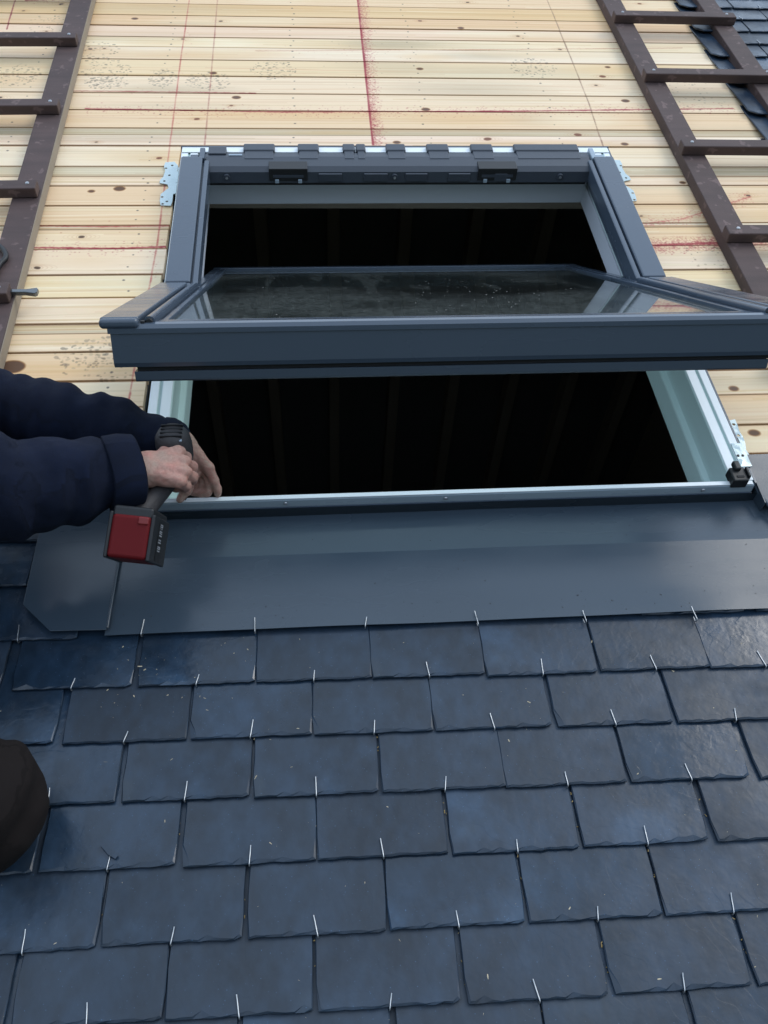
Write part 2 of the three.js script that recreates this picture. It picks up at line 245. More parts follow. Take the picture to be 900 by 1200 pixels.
function slateGeo(L = SLATE_L, clip = 0) {                    // bottom edge centre at the origin, head towards +y; dressed, chipped edges
  const out = [], w = SLATE_W / 2 - rr(0, 0.0012), J = 0.0011;
  const nb = 16, ns = 9;
  for (let i = 0; i <= nb; i++) { const x = lerp(-w, w, i / nb); out.push([x, rr(-J, J) + (clip && x < -w + clip ? (-w + clip - x) * 0.8 : 0), rnd() < 0.16 ? rr(0.005, 0.011) : rr(0.0012, 0.004)]); }
  out[0][0] += rr(0, 0.004); out[nb][1] += rr(0, 0.005); out[nb][0] -= rr(0, 0.003);
  for (let i = 1; i < ns; i++) out.push([w + rr(-J, J) * 0.7, L * i / ns, rr(0.0008, 0.0022)]);
  out.push([w, L, 0.001], [-w, L, 0.001]);
  for (let i = ns - 1; i > 0; i--) out.push([-w + rr(-J, J) * 0.7, L * i / ns, rr(0.0008, 0.0022)]);
  const n = out.length, pos = [], cx = 0, cy = L / 2;
  const ring = (inset, z) => out.map(([x, y, c]) => { const q = inset ? c : 0; return [x - Math.sign(x - cx) * Math.min(q, Math.abs(x - cx)) * (Math.abs(x) > w - 0.006 ? 1 : 0), y + (y < 0.006 + clip ? q : y > L - 0.002 ? -q : 0), z]; });
  const A = ring(0, 0), B = ring(0, SLATE_T * 0.62), C = ring(1, SLATE_T), tri = (a, b, c) => pos.push(...a, ...b, ...c);
  for (let i = 0; i < n; i++) { const j = (i + 1) % n; tri(A[i], A[j], B[j]); tri(A[i], B[j], B[i]); tri(B[i], B[j], C[j]); tri(B[i], C[j], C[i]); }
  const cap = (R, up) => { for (const [a, b, c] of THREE.ShapeUtils.triangulateShape(R.map(p => new THREE.Vector2(p[0], p[1])), [])) up ? tri(R[a], R[b], R[c]) : tri(R[a], R[c], R[b]); };
  cap(C, true); cap(A, false);
  const g = new THREE.BufferGeometry(); g.setAttribute('position', new THREE.BufferAttribute(new Float32Array(pos), 3)); g.computeVertexNormals(); plain(g);
  return boxUV(g, 1, [rnd(), rnd()]);
}
seed = 900;
const SG = Array.from({ length: 10 }, () => slateGeo()), SGshort = Array.from({ length: 4 }, () => slateGeo(0.2)), SGclip = [slateGeo(SLATE_L, 0.03), slateGeo(SLATE_L, 0.022)];
const N_HEAD = -0.0055, LIFT = 0.0236, SLOPE = LIFT / SLATE_L;      // slates lie on one another: tail up, head down
function laySlate(parent, u, v, geo, L = SLATE_L, k = 0) {
  const b = bases.get(parent), m = new THREE.Mesh(geo, slateMats[Math.floor(rnd() * 5)]), more = rr(0, 0.0007);
  m.name = 'slate'; m.castShadow = m.receiveShadow = true;
  m.position.set(u - b[0], v - b[1], N_HEAD + SLOPE * L + more - b[2] + (k || 0)); m.rotation.set(-SLOPE - more / L * 0.6, 0, rr(-0.005, 0.005), 'ZYX');
  parent.add(m); return m;
}
const TOP = N_HEAD + LIFT + SLATE_T;                           // height of a slate's top face at its tail
const hookMat = std([0.5, 0.52, 0.54], 0.36, { metalness: 0.85 });
seed = 911;
const hookGeos = Array.from({ length: 9 }, () => { const L = rr(0.018, 0.032), b = rr(-0.005, 0.005); return tube([[0, 0.012, -0.0095], [0, -0.0005, -0.0085], [0, -0.0032, -0.004], [0, -0.0022, 0.0014], [b * 0.3, 0.006, 0.0021], [b * 0.7, L * 0.7, 0.0019], [b, L, 0.003]], 0.00105, 26, 6); });
function hook(parent, u, v, n = TOP) { const b = bases.get(parent), m = new THREE.Mesh(hookGeos[Math.floor(rnd() * 9)], hookMat); m.name = 'slate_hook'; m.castShadow = m.receiveShadow = true; m.position.set(u - b[0], v - b[1], n - b[2]); m.rotation.set(-SLOPE, 0, rr(-0.16, 0.16)); parent.add(m); }
const HOOKS = [
  [[-1, 21, 750], [0, 166, 747], [1, 299, 744], [2, 428, 736], [3, 560, 734], [4, 686, 731], [5, 816, 730]],
  [[-0.5, 83, 806], [0.5, 230, 801], [1.5, 368, 796], [2.5, 503, 791], [3.5, 637, 791], [4.5, 769, 783], [5.5, 897, 780]],
  [[0, 145, 869], [1, 294, 862], [2, 438, 858], [3, 579, 853], [4, 722, 848], [5, 862, 844]],
  [[-0.5, 57, 943], [0.5, 217, 936], [1.5, 371, 931], [2.5, 521, 925], [3.5, 665, 920], [4.5, 810, 913]],
  [[0, 125, 1018], [1, 292, 1012], [2, 449, 1003], [3, 606, 998], [4, 759, 988]],
  [[-0.5, 26, 1117], [0.5, 200, 1105], [1.5, 372, 1096], [2.5, 537, 1085], [3.5, 700, 1076], [4.5, 859, 1069]],
  [[0, 101, 1200], [1, 280, 1192], [2, 457, 1181], [3, 632, 1173], [4, 802, 1158]]];
const slateRoof = thing('slate_roof', 'blue grey slates hung on steel hooks below the window', null, [0.6, -0.6, 0], { kind: 'structure' });
{
  seed = 321;
  const far = [];
  for (let k = -3; k <= 12; k++) {
    const half = ((k % 2) + 2) % 2 ? 0.5 : 0, known = new Map((HOOKS[k] ?? []).map(([c, x, y]) => [c, px(x, y, TOP)]));
    const ks = [...known.entries()]; let du = 0, v0 = -GAUGE * k, dv = 0;
    if (ks.length) { du = ks.reduce((s, [c, p]) => s + p[0] - c * STEP, 0) / ks.length; const mc = ks.reduce((s, [c]) => s + c, 0) / ks.length, mv = ks.reduce((s, [, p]) => s + p[1], 0) / ks.length; dv = ks.reduce((s, [c, p]) => s + (c - mc) * (p[1] - mv), 0) / ks.reduce((s, [c]) => s + (c - mc) ** 2, 0); v0 = mv - mc * dv; }
    for (let c = -12 + half; c <= 14; c++) {
      const q = known.get(c), u = q ? q[0] : c * STEP + du + rr(-0.002, 0.002), vv = v0 + dv * clamp(c, -2, 7) + rr(-0.0012, 0.0012), v = q ? lerp(vv, q[1], 0.5) : vv;
      if (u < U_MIN + 0.1 || u > U_MAX - 0.1) continue;
      const mid = u > -0.16 && u < 1.6;
      if ((k < 0 && mid) || k < -2) continue;
      if (k === 0 && mid) { laySlate(slateRoof, u, v + 0.022, SGshort[Math.floor(rnd() * 4)], SLATE_L); hook(slateRoof, u, v + 0.004, 0.0298); continue; }
      if (u < -1.15 || u > 2.0 || k > 11) { far.push([u, v]); continue; }
      laySlate(slateRoof, u, v, k < 1 && mid ? SGshort[Math.floor(rnd() * 4)] : SG[Math.floor(rnd() * 10)], SLATE_L);
      hook(slateRoof, u + rr(-0.001, 0.001), v);
    }
  }
  const g0 = [], mm = new THREE.Matrix4(), e = new THREE.Euler(-SLOPE, 0, 0);
  for (const [u, v] of far) g0.push(SG[Math.floor(rnd() * 10)].clone().applyMatrix4(mm.makeRotationFromEuler(e).setPosition(u, v, LIFT + N_HEAD)));
  part('slates_beyond', g0, slateMats[2], slateRoof, { uv: false, kind: 'stuff' });
}
{
  const f = thing('slate_roof', 'blue grey slates with a stepped edge beneath the ladder beside bare boards', null, [2.2, 2.4, 0], { kind: 'structure' });
  seed = 555;
  const far = [];
  for (let k = -9; k < 17; k++) for (let c = 0; c < 7; c++) {
    const v = 2.435 + GAUGE * k + rr(-0.001, 0.001), u = 1.885 + SLATE_W / 2 + (k % 2 ? 0.112 : 0) + c * STEP + rr(-0.002, 0.002);
    if (v + SLATE_L > V_RIDGE || u > U_MAX - 0.1) continue;
    if (c > 3) { far.push([u, v]); continue; }
    laySlate(f, u, v, c === 0 ? SGclip[k & 1] : SG[Math.floor(rnd() * 10)]);
    hook(f, u, v);
  }
  part('slates_beyond', far.map(([u, v]) => SG[Math.floor(rnd() * 10)].clone().applyMatrix4(new THREE.Matrix4().makeRotationX(-SLOPE).setPosition(u, v, LIFT + N_HEAD))), slateMats[1], f, { uv: false, kind: 'stuff' });
}
{ // splinters and crumbs on the slates
  seed = 4242;
  const n = 340, im = new THREE.InstancedMesh(new THREE.TetrahedronGeometry(1, 0).scale(1, 0.45, 0.3), std([0.6, 0.52, 0.4], 0.9), n), m = new THREE.Matrix4(), q = new THREE.Quaternion(), c = new THREE.Color();
  for (let i = 0; i < n; i++) {
    const joint = rnd() < 0.3; let u, v;
    if (joint) { const k = 1 + Math.floor(rnd() * 6), c0 = Math.floor(rnd() * 5); u = (c0 + (k % 2 ? 0.5 : 0)) * STEP + rr(-0.003, 0.003); v = -GAUGE * k - rr(0.01, 0.09); } else { u = rr(-0.25, 1.4); v = rr(-0.8, -0.02); if (rnd() < 0.25) { u = rr(-0.05, 0.35); v = rr(-0.3, -0.03); } }
    const fr = (((-v) % GAUGE) / GAUGE), s = joint ? rr(0.0015, 0.004) : Math.pow(rnd(), 4) * 0.0036 + 0.0008;
    q.setFromEuler(new THREE.Euler(0, 0, rnd() * 6.3));
    im.setMatrixAt(i, m.compose(new THREE.Vector3(u - 0.6, v + 0.6, joint ? 0.014 : TOP - 0.0002 - SLOPE * GAUGE * (1 - fr)), q, new THREE.Vector3(s * rr(0.8, 1.7), s, s)));
    const t = rnd(); im.setColorAt(i, joint ? c.setRGB(0.42 + 0.3 * t, 0.34 + 0.24 * t, 0.16 + 0.16 * t) : c.setRGB(0.7 + 0.3 * t, 0.68 + 0.3 * t, 0.6 + 0.3 * t));
  }
  im.name = 'crumbs'; im.userData.kind = 'stuff'; im.castShadow = im.receiveShadow = true; slateRoof.add(im);
  const chip = thing('slate_chip', 'dark slate splinter lying across a steel hook near the knee', 'slate chip', px(128, 998, TOP));
  part('flake', plate([[-0.016, 0.011], [-0.013, 0.014], [0.016, -0.008], [0.012, -0.013], [0.0, -0.006]].map(([x, y]) => { const p = px(128, 998, TOP); return [p[0] + x, p[1] + y]; }), TOP + 0.0012, TOP + 0.0042), slateMats[0], chip);
}

/* ---------- flashing ---------- */
const leadMat = phys([0.044, 0.064, 0.088], 0.4, { roughnessMap: moved(smear, 0.9), bumpMap: moved(grit, 1.2), bumpScale: 0.00008 });
function sheet(f, us, vs, t = 0.0016) {                         // a bent sheet n = f(u, v), closed, with thickness t
  const nu = us.length, nv = vs.length, pos = [], idx = [];
  for (const dn of [0, -t]) for (const v of vs) for (const u of us) { const p = f(u, v); pos.push(p[0], p[1], p[2] + dn); }
  const id = (s, i, j) => s * nu * nv + j * nu + i;
  for (let j = 0; j + 1 < nv; j++) for (let i = 0; i + 1 < nu; i++) { idx.push(id(0, i, j), id(0, i + 1, j), id(0, i + 1, j + 1), id(0, i, j), id(0, i + 1, j + 1), id(0, i, j + 1)); idx.push(id(1, i, j), id(1, i + 1, j + 1), id(1, i + 1, j), id(1, i, j), id(1, i, j + 1), id(1, i + 1, j + 1)); }
  const edge = (a, b) => { idx.push(a[0], b[0], b[1], a[0], b[1], a[1]); };
  for (let i = 0; i + 1 < nu; i++) { edge([id(1, i, 0), id(0, i, 0)], [id(1, i + 1, 0), id(0, i + 1, 0)]); edge([id(1, i + 1, nv - 1), id(0, i + 1, nv - 1)], [id(1, i, nv - 1), id(0, i, nv - 1)]); }
  for (let j = 0; j + 1 < nv; j++) { edge([id(1, 0, j + 1), id(0, 0, j + 1)], [id(1, 0, j), id(0, 0, j)]); edge([id(1, nu - 1, j), id(0, nu - 1, j)], [id(1, nu - 1, j + 1), id(0, nu - 1, j + 1)]); }
  const g = new THREE.BufferGeometry(); g.setAttribute('position', new THREE.BufferAttribute(new Float32Array(pos), 3)); g.setIndex(idx);
  return plain(toCreasedNormals(g, 0.09));
}
const range = (a, b, n) => Array.from({ length: n + 1 }, (_, i) => lerp(a, b, i / n));
const WIN_RZ = 0.7 * Math.PI / 180, WC = [0.635, 0.99];
const skew = (u) => (u - WC[0]) * Math.tan(WIN_RZ);             // the window and its flashing sit a touch askew
{
  const ap = thing('apron_flashing', 'grey metal apron flashing with folded corners beneath the roof window', 'flashing', [0.6, 0.015, 0.03]);
  const h = (u, v) => {                                          // bottom lap, bend, rise to the frame; the rise dies away past the frame's corners
    const w = sstep(-0.075, -0.035, u) * (1 - sstep(1.318, 1.375, u)), rise = v < 0.165 ? 0 : -(v - 0.165) / 0.12 * 0.0225;
    const wave = 0.0014 * Math.sin(u * 7.3 + v * 9) + 0.0008 * Math.sin(u * 17 + 1.3);
    return 0.0275 + 0.002 * sstep(0.0, 0.06, v) + wave * (v < 0.05 ? 1 : 0.6) + rise * w;
  };
  const us = [...range(-0.057, -0.03, 3), ...range(0.02, 1.25, 24), ...range(1.28, 1.6, 12)], vs = [-0.006, 0.0, 0.03, 0.06, 0.1, 0.14, 0.16, 0.165, 0.17, 0.2, 0.23, 0.262, 0.285];
  part('apron', sheet((u, v) => [u, v + skew(u) * (0.75 + 0.25 * sstep(0.16, 0.28, v)), h(u, v)], us, vs), leadMat, ap);
  // upright lip against the frame
  part('upstand', sheet((u, v) => [u, 0.2835 + skew(u) - 0.0, 0.004 + v * 0.0275], range(-0.05, 1.335, 12), [0, 0.25, 0.5, 0.75, 1]), leadMat, ap);
  // left corner: folded tongue with a clipped corner, lying over the apron's end
  const cpts = [[45, 631], [27.5, 710], [59, 740.5], [125, 739], [140, 657], [146, 620]].map(([x, y]) => px(x, y, 0.034).slice(0, 2));
  const lc = [cpts[0], cpts[1], cpts[2], cpts[3], cpts[4], [-0.04, 0.3], [-0.045, 0.42], [cpts[0][0], 0.42]];
  part('corner_sheet', plate(lc, 0.0352, 0.0378, [], 0.0006), leadMat, ap);
  part('seam', cyl([cpts[3][0] + 0.001, cpts[3][1] + 0.004, 0.037], [cpts[4][0] + 0.001, cpts[4][1] + 0.06, 0.039], 0.0028, 0.0028, 8), leadMat, ap);
  const rc = [[1.323, 0.285], [1.352, 0.24], [1.375, 0.18], [1.405, 0.1], [1.42, 0.0], [1.7, 0.0], [1.75, 0.05], [1.75, 0.41], [1.322, 0.402]];
  part('corner_sheet', plate(rc, 0.0352, 0.0378, [], 0.0006), leadMat, ap);
  part('corner_fold', tube([[1.3245, 0.31, 0.036], [1.328, 0.28, 0.0365], [1.34, 0.24, 0.037], [1.362, 0.18, 0.037], [1.39, 0.1, 0.0355], [1.405, 0.03, 0.033]], 0.0042, 30, 8), leadMat, ap);
  part('side_upstand', bx(1.3235, 1.3262, 0.255, 0.42, -0.002, 0.046), leadMat, ap);
  { // bits of bark and grit on the metal
    seed = 616; const n = 130, im = new THREE.InstancedMesh(new THREE.TetrahedronGeometry(1, 0).scale(1, 0.6, 0.3), std([0.03, 0.03, 0.03], 0.9), n), m = new THREE.Matrix4(), q = new THREE.Quaternion();
    for (let i = 0; i < n; i++) { const u = rr(-0.05, 1.3), v = rnd() < 0.5 ? rr(0.005, 0.05) : rr(0.01, 0.26), s = 0.0008 + 0.0018 * Math.pow(rnd(), 3); q.setFromEuler(new THREE.Euler(0, 0, rnd() * 6.3)); im.setMatrixAt(i, m.compose(new THREE.Vector3(u - 0.6, v + skew(u) * 0.75 - 0.015, h(u, v) + 0.0003 - 0.03), q, new THREE.Vector3(s * 1.4, s, s))); }
    im.name = 'grit'; im.userData.kind = 'stuff'; im.castShadow = im.receiveShadow = true; ap.add(im);
  }
}

/* ---------- roof window ---------- */
const white = phys([0.82, 0.87, 0.9], 0.4, { bumpMap: moved(patch, 3), bumpScale: 0.0004 });
const whitePaint = phys([0.55, 0.68, 0.68], 0.45, { bumpMap: moved(grit, 3), bumpScale: 0.0003 });      // pale green-white lacquered wood
const clad = phys([0.058, 0.08, 0.112], 0.36, { roughnessMap: moved(smear, 1.2), clearcoat: 0.15, clearcoatRoughness: 0.35 });
const plastic = phys([0.042, 0.052, 0.07], 0.45, { bumpMap: moved(grit, 6), bumpScale: 0.0003 });
const black = phys([0.008, 0.009, 0.011], 0.5);
const alu = phys([0.3, 0.37, 0.44], 0.38, { roughnessMap: moved(smear, 1.6) });
const galv = std([0.5, 0.6, 0.62], 0.5, { metalness: 0.2, roughnessMap: moved(patch, 9) });
const lining = phys([0.5, 0.54, 0.6], 0.5);
const rubber = std([0.012, 0.013, 0.015], 0.7);
const screwMat = std([0.42, 0.43, 0.45], 0.35, { metalness: 0.8 });
const U0 = -0.035, U1 = 1.305, VB = 0.29, VT = 1.69, NT = 0.055;
const win = thing('roof_window', 'dark grey centre pivot roof window tilted open in a white frame', 'roof window', [WC[0], WC[1], 0], { rz: WIN_RZ });
const screwHead = (u, v, n, r = 0.006) => [cyl([u, v, n], [u, v, n + 0.0022], r, r * 0.8, 14), bx(u - r * 0.62, u + r * 0.62, v - 0.0007, v + 0.0007, n + 0.0016, n + 0.0026), bx(u - 0.0007, u + 0.0007, v - r * 0.62, v + r * 0.62, n + 0.0016, n + 0.0025)];
{
  const prof = (m) => { const q = (x) => m > 0 ? U0 + x : U1 - x; return [[q(0), -0.09], [q(0), NT - 0.002], [q(0.002), NT], [q(0.020), NT], [q(0.0215), NT - 0.004], [q(0.025), NT - 0.004], [q(0.0265), NT], [q(0.05), NT], [q(0.052), NT - 0.002], [q(0.052), -0.022], [q(0.064), -0.026], [q(0.066), -0.03], [q(0.066), -0.09]]; };
  for (const m of [1, -1]) {
    const f = part('frame_side', prismV(prof(m), VB + 0.013, VT - 0.002), whitePaint, win);
    const q = (x) => m > 0 ? U0 + x : U1 - x, [a, b] = [q(0.0005), q(0.0495)].sort((x, y) => x - y);
    part('top_strip', [prismV([[q(0.001), NT + 0.0003], [q(0.001), NT + 0.0018], [q(0.0185), NT + 0.0018], [q(0.0195), NT + 0.0003]], VB + 0.013, VT - 0.03), prismV([[q(0.0275), NT + 0.0003], [q(0.0275), NT + 0.0018], [q(0.049), NT + 0.0018], [q(0.05), NT + 0.0003]], VB + 0.013, VT - 0.03)], white, f);
    const o = m > 0 ? [U0 - 0.004, U0 - 0.0004] : [U1 + 0.0004, U1 + 0.005];
    part('side_cladding', bx(o[0], o[1], VB + 0.005, VT, -0.02, m > 0 ? NT - 0.012 : NT + 0.001), m > 0 ? white : clad, f);
  }
  const hd = part('frame_head', prismU([[VT, -0.09], [VT, NT - 0.001], [VT - 0.06, NT - 0.001], [VT - 0.06, -0.02], [VT - 0.072, -0.024], [VT - 0.072, -0.09]], U0 + 0.066, U1 - 0.066), lining, win);
  part('head_strip', bx(U0 + 0.001, U1 - 0.001, VT - 0.028, VT + 0.0005, NT + 0.002, NT + 0.0042), white, hd);
  part('head_edge', bx(U0 - 0.003, U1 + 0.004, VT + 0.001, VT + 0.005, -0.01, NT + 0.006), clad, hd);
  const sl = part('frame_sill', bx(U0 + 0.002, U1 - 0.002, VB + 0.0135, VB + 0.05, -0.09, -0.004), whitePaint, win);
  part('sill_profile', prismU([[VB + 0.001, 0.0], [VB, 0.031], [VB + 0.001, 0.05], [VB + 0.003, 0.0525], [VB + 0.0125, 0.0525], [VB + 0.0125, 0.0]], U0 + 0.001, U1 - 0.001), alu, sl);
  part('sill_edge', bx(U0 + 0.004, U1 - 0.004, VB + 0.0022, VB + 0.0128, 0.0527, 0.0552, 0.0009), white, sl);
  part('gasket', bx(U0 + 0.001, U1 - 0.001, VB - 0.0035, VB - 0.0004, 0.006, 0.0315), clad, sl);
  for (const [x, y] of [[818, 572], [517, 581], [330, 584]]) { const p = px(x, y, 0.04), v = VB - 0.0002; part('screw', [cyl([p[0], v, 0.042], [p[0], v - 0.002, 0.042], 0.0045, 0.0036, 12)], screwMat, sl); }
  // black corner keeper at the lower right
  const kp = part('corner_keeper', [bx(1.248, 1.284, VB - 0.003, VB + 0.036, 0.048, 0.075, 0.004), bx(1.257, 1.272, VB + 0.024, VB + 0.048, 0.07, 0.084, 0.004), bx(1.282, 1.288, VB + 0.004, VB + 0.032, 0.06, 0.081, 0.002)], black, win);
  part('keeper_clip', bx(1.258, 1.274, VB + 0.006, VB + 0.011, 0.0745, 0.0765), rubber, kp);
}
{ // grey covers over the upper half of the frame
  for (const m of [1, -1]) {
    const q = (x) => m > 0 ? U0 + x : U1 - x, B = (a, b, ...r) => { const [x, y] = [q(a), q(b)].sort((s, t) => s - t); return bx(x, y, ...r); };
    const c = part('side_cover', [B(0.005, 0.069, 1.004, 1.608, NT + 0.004, NT + 0.0215, 0.0045, 3), B(0.008, 0.03, 1.606, 1.6125, NT + 0.006, NT + 0.019, 0.002)], clad, win);
    part('cover_lip', [B(0.0735, 0.0885, 1.0, 1.594, NT - 0.03, NT + 0.0175, 0.004, 3)], clad, c);
    part('cover_channel', B(0.0692, 0.0733, 1.0, 1.596, NT - 0.03, NT + 0.006), clad, c);
    part('inner_cover', [B(0.053, 0.0665, 1.0, 1.617, -0.0205, NT + 0.003)], clad, c); part('inner_edge', [B(0.0668, 0.0705, 1.0, 1.617, -0.088, -0.026)], lining, c);
    part('pivot_cap', B(0.004, 0.07, 0.982, 1.002, NT + 0.003, NT + 0.0205, 0.004, 3), clad, c);
    // what shows of the frame's corner above the cover
    part('corner_fitting', [B(0.03, 0.055, 1.617, 1.635, NT + 0.0045, NT + 0.012, 0.002), B(0.058, 0.074, 1.60, 1.66, NT - 0.02, NT + 0.02, 0.003)], m > 0 ? clad : alu, c);
  }
}
{ // hood along the head, clipped on with tabs
  const a = 0.044, b = 1.226, hood = part('hood', [prismU([[1.65, 0.02], [1.652, 0.06], [1.645, 0.066], [1.618, 0.0695], [1.572, 0.065], [1.556, 0.055], [1.552, 0.022]], a, b)], plastic, win);
  part('hood_seal', bx(a + 0.004, b - 0.004, 1.583, 1.62, -0.004, 0.0215), rubber, hood);
  const pu = (x) => px(x, 180, 0.07)[0];
  for (const [x0, x1] of [[288, 325], [352, 377], [405, 419.3], [420.7, 432], [456, 479], [504, 530], [556, 582], [607, 683]]) {
    const u0 = pu(x0), u1 = pu(x1);
    part('hood_tab', [bx(u0, u1, 1.648, 1.688, 0.058, 0.0735, 0.005, 3), bx(u0 + 0.004, u1 - 0.004, 1.606, 1.651, 0.064, 0.0702, 0.002, 2)], plastic, hood);
  }
  for (const [x0, x1] of [[376, 404], [430, 458], [479, 505], [530, 556], [585, 600]]) { const u0 = px(x0, 208, 0.06)[0], u1 = px(x1, 208, 0.06)[0]; part('hood_lower_tab', bx(u0, u1, 1.547, 1.5535, 0.028, 0.053, 0.002), plastic, hood); }
  for (const [x0, x1, y] of [[317, 363, 206], [566, 612, 203]]) { const u0 = px(x0, y, 0.075)[0], u1 = px(x1, y, 0.075)[0]; const r = part('latch', bx(u0, u1, 1.5485, 1.592, 0.03, 0.0695, 0.002), black, hood); for (const f of [0.2, 0.8]) part('latch_foot', bx(lerp(u0, u1, f) - 0.006, lerp(u0, u1, f) + 0.006, 1.5445, 1.552, 0.024, 0.036, 0.002), alu, r); part('latch_slot', bx(u0 + 0.012, u1 - 0.012, 1.5465, 1.55, 0.042, 0.05), plastic, r); }
  for (const [x, y] of [[266, 204], [467, 203], [664, 200]]) { const u = px(x, y, 0.078)[0]; part('screw', [cyl([u, 1.556, 0.04], [u, 1.5495, 0.04], 0.0105, 0.0095, 16), cyl([u, 1.552, 0.04], [u, 1.548, 0.04], 0.006, 0.005, 14)], plastic, hood); part('screw_head', [cyl([u, 1.551, 0.04], [u, 1.547, 0.04], 0.0045, 0.004, 12)], screwMat, hood); }
  part('hood_end', bx(pu(247), pu(268), 1.63, 1.672, 0.05, 0.073, 0.003), plastic, hood); part('vent_slot', bx(pu(271), pu(287), 1.622, 1.63, 0.068, 0.0715, 0.001), alu, hood);
}
{ // the sash: local y runs up the sash, local z is its outer face; turned about the pivot so that its foot swings out
  const TH = 32 * Math.PI / 180, S = (n, g, m, p, o) => { const q = part(n, g, m, p, o); return q; };
  const fr = [bx(0.022, 0.078, -0.672, 0.64, -0.055, -0.004), bx(1.192, 1.248, -0.672, 0.64, -0.055, -0.004), bx(0.078, 1.192, -0.672, -0.628, -0.055, -0.004), bx(0.078, 1.192, 0.6, 0.64, -0.055, -0.004)];
  const g = boxUV(join(fr)); g.translate(-WC[0], 0, 0);
  const sash = new THREE.Mesh(g, clad); sash.name = 'sash'; sash.castShadow = sash.receiveShadow = true; win.add(sash);
  sash.position.set(0, 0.99 - WC[1], 0.06); sash.rotation.x = -TH; bases.set(sash, [WC[0], 0, 0]);
  const film = dataTex(1024, 1024, (x, y) => { const a = sstep(0.4, 0.75, fbm(x, y, 3, 4, 201, 5)), b = fbm(x, y, 90, 60, 207, 2), st = sstep(0.62, 0.72, fbm(x, y, 22, 3, 213, 4)) * (1 - a); return clamp(0.99 - 0.055 * a * (0.2 + 1.4 * b) - 0.06 * st * b - (hash2(x * 512 | 0, y * 512 | 0, 215) > 0.985 ? 0.22 * a : 0), 0, 1); });   // dried rain film, streaks and dust
  const glass = new THREE.MeshPhysicalMaterial({ color: new THREE.Color().setRGB(0.8, 0.86, 0.83), transmission: 1, transmissionMap: film, roughness: 0.02, ior: 1.52, thickness: 0, specularIntensity: 1 });
  S('glass_pane', bx(0.07, 1.2, -0.636, 0.61, -0.0035, 0.0005), glass, sash);
  for (const m of [1, -1]) {
    const q = (x) => m > 0 ? U0 + x : U1 - x, B = (a, b, ...r) => { const [x, y] = [q(a), q(b)].sort((s, t) => s - t); return bx(x, y, ...r); };
    // flat cover, its foot rounded down over the corner
    S('side_cover', [B(-0.006, 0.064, -0.7, -0.012, 0.008, 0.021, 0.005, 3), B(-0.006, 0.064, -0.712, -0.69, 0.001, 0.0195, 0.008, 4)], clad, sash);
    S('side_gasket', [cyl([q(0.081), -0.69, 0.0105], [q(0.081), -0.01, 0.0105], 0.0105, 0.0105, 18), B(0.0702, 0.092, -0.688, -0.01, -0.004, 0.006)], clad, sash);
    S('gasket_end', [cyl([q(0.081), -0.6895, 0.0105], [q(0.081), -0.694, 0.0105], 0.0075, 0.0055, 14), B(0.066, 0.074, -0.699, -0.688, 0.004, 0.014, 0.002)], black, sash);
    S('glazing_bead', [B(0.094, 0.108, -0.655, 0.625, -0.003, 0.0075, 0.003, 2)], clad, sash);
    S('upper_cover', [B(0.068, 0.0935, 0.0, 0.645, -0.003, 0.009, 0.003, 2)], clad, sash);
    S('stile_edge', B(0.02, 0.056, -0.69, 0.0, -0.058, 0.006), clad, sash);
  }
  S('top_rail_cover', [bx(0.032, 1.238, 0.604, 0.648, -0.003, 0.01, 0.003, 2)], clad, sash);
  S('bottom_bead', [bx(0.04, 1.23, -0.66, -0.638, -0.003, 0.008, 0.0035, 3)], clad, sash);
  S('bottom_nosing', [prismU([[-0.662, 0.003], [-0.664, 0.009], [-0.69, 0.0105], [-0.702, 0.008], [-0.708, 0.001], [-0.7075, -0.008], [-0.69, -0.008], [-0.68, 0.0]], U0 + 0.008, U1 - 0.008)], clad, sash);
  S('bottom_fascia', [prismU([[-0.7055, -0.0082], [-0.7015, -0.062], [-0.697, -0.0705], [-0.689, -0.0705], [-0.689, -0.0082]], U0 + 0.012, U1 - 0.012)], clad, sash);
  S('bottom_seal', bx(U0 + 0.05, U1 - 0.05, -0.685, -0.668, -0.079, -0.056), rubber, sash);
  S('bottom_strip', [prismU([[-0.694, -0.0795], [-0.69, -0.096], [-0.686, -0.0995], [-0.66, -0.0995], [-0.66, -0.0795]], U0 + 0.046, U1 - 0.07)], clad, sash);
  // rain drops and dust on the glass
  seed = 77; const n = 260, im = new THREE.InstancedMesh(new THREE.SphereGeometry(1, 6, 4), std([0.16, 0.155, 0.14], 0.6), n), mt = new THREE.Matrix4(), qq = new THREE.Quaternion();
  for (let i = 0; i < n; i++) { const k = rnd(), u = k < 0.55 ? 0.1 + rnd() * 1.08 : 0.8 + rr(-0.25, 0.3) * rnd(), y = k < 0.55 ? lerp(-0.6, 0.5, Math.pow(rnd(), 1.5)) : rr(-0.5, 0.2), s = 0.0006 + 0.0016 * Math.pow(rnd(), 3); im.setMatrixAt(i, mt.compose(new THREE.Vector3(u - WC[0], y, 0.0006), qq, new THREE.Vector3(s, s, s * 0.35))); }
  im.name = 'dust_specks'; im.userData.kind = 'stuff'; im.castShadow = im.receiveShadow = true; sash.add(im);
}
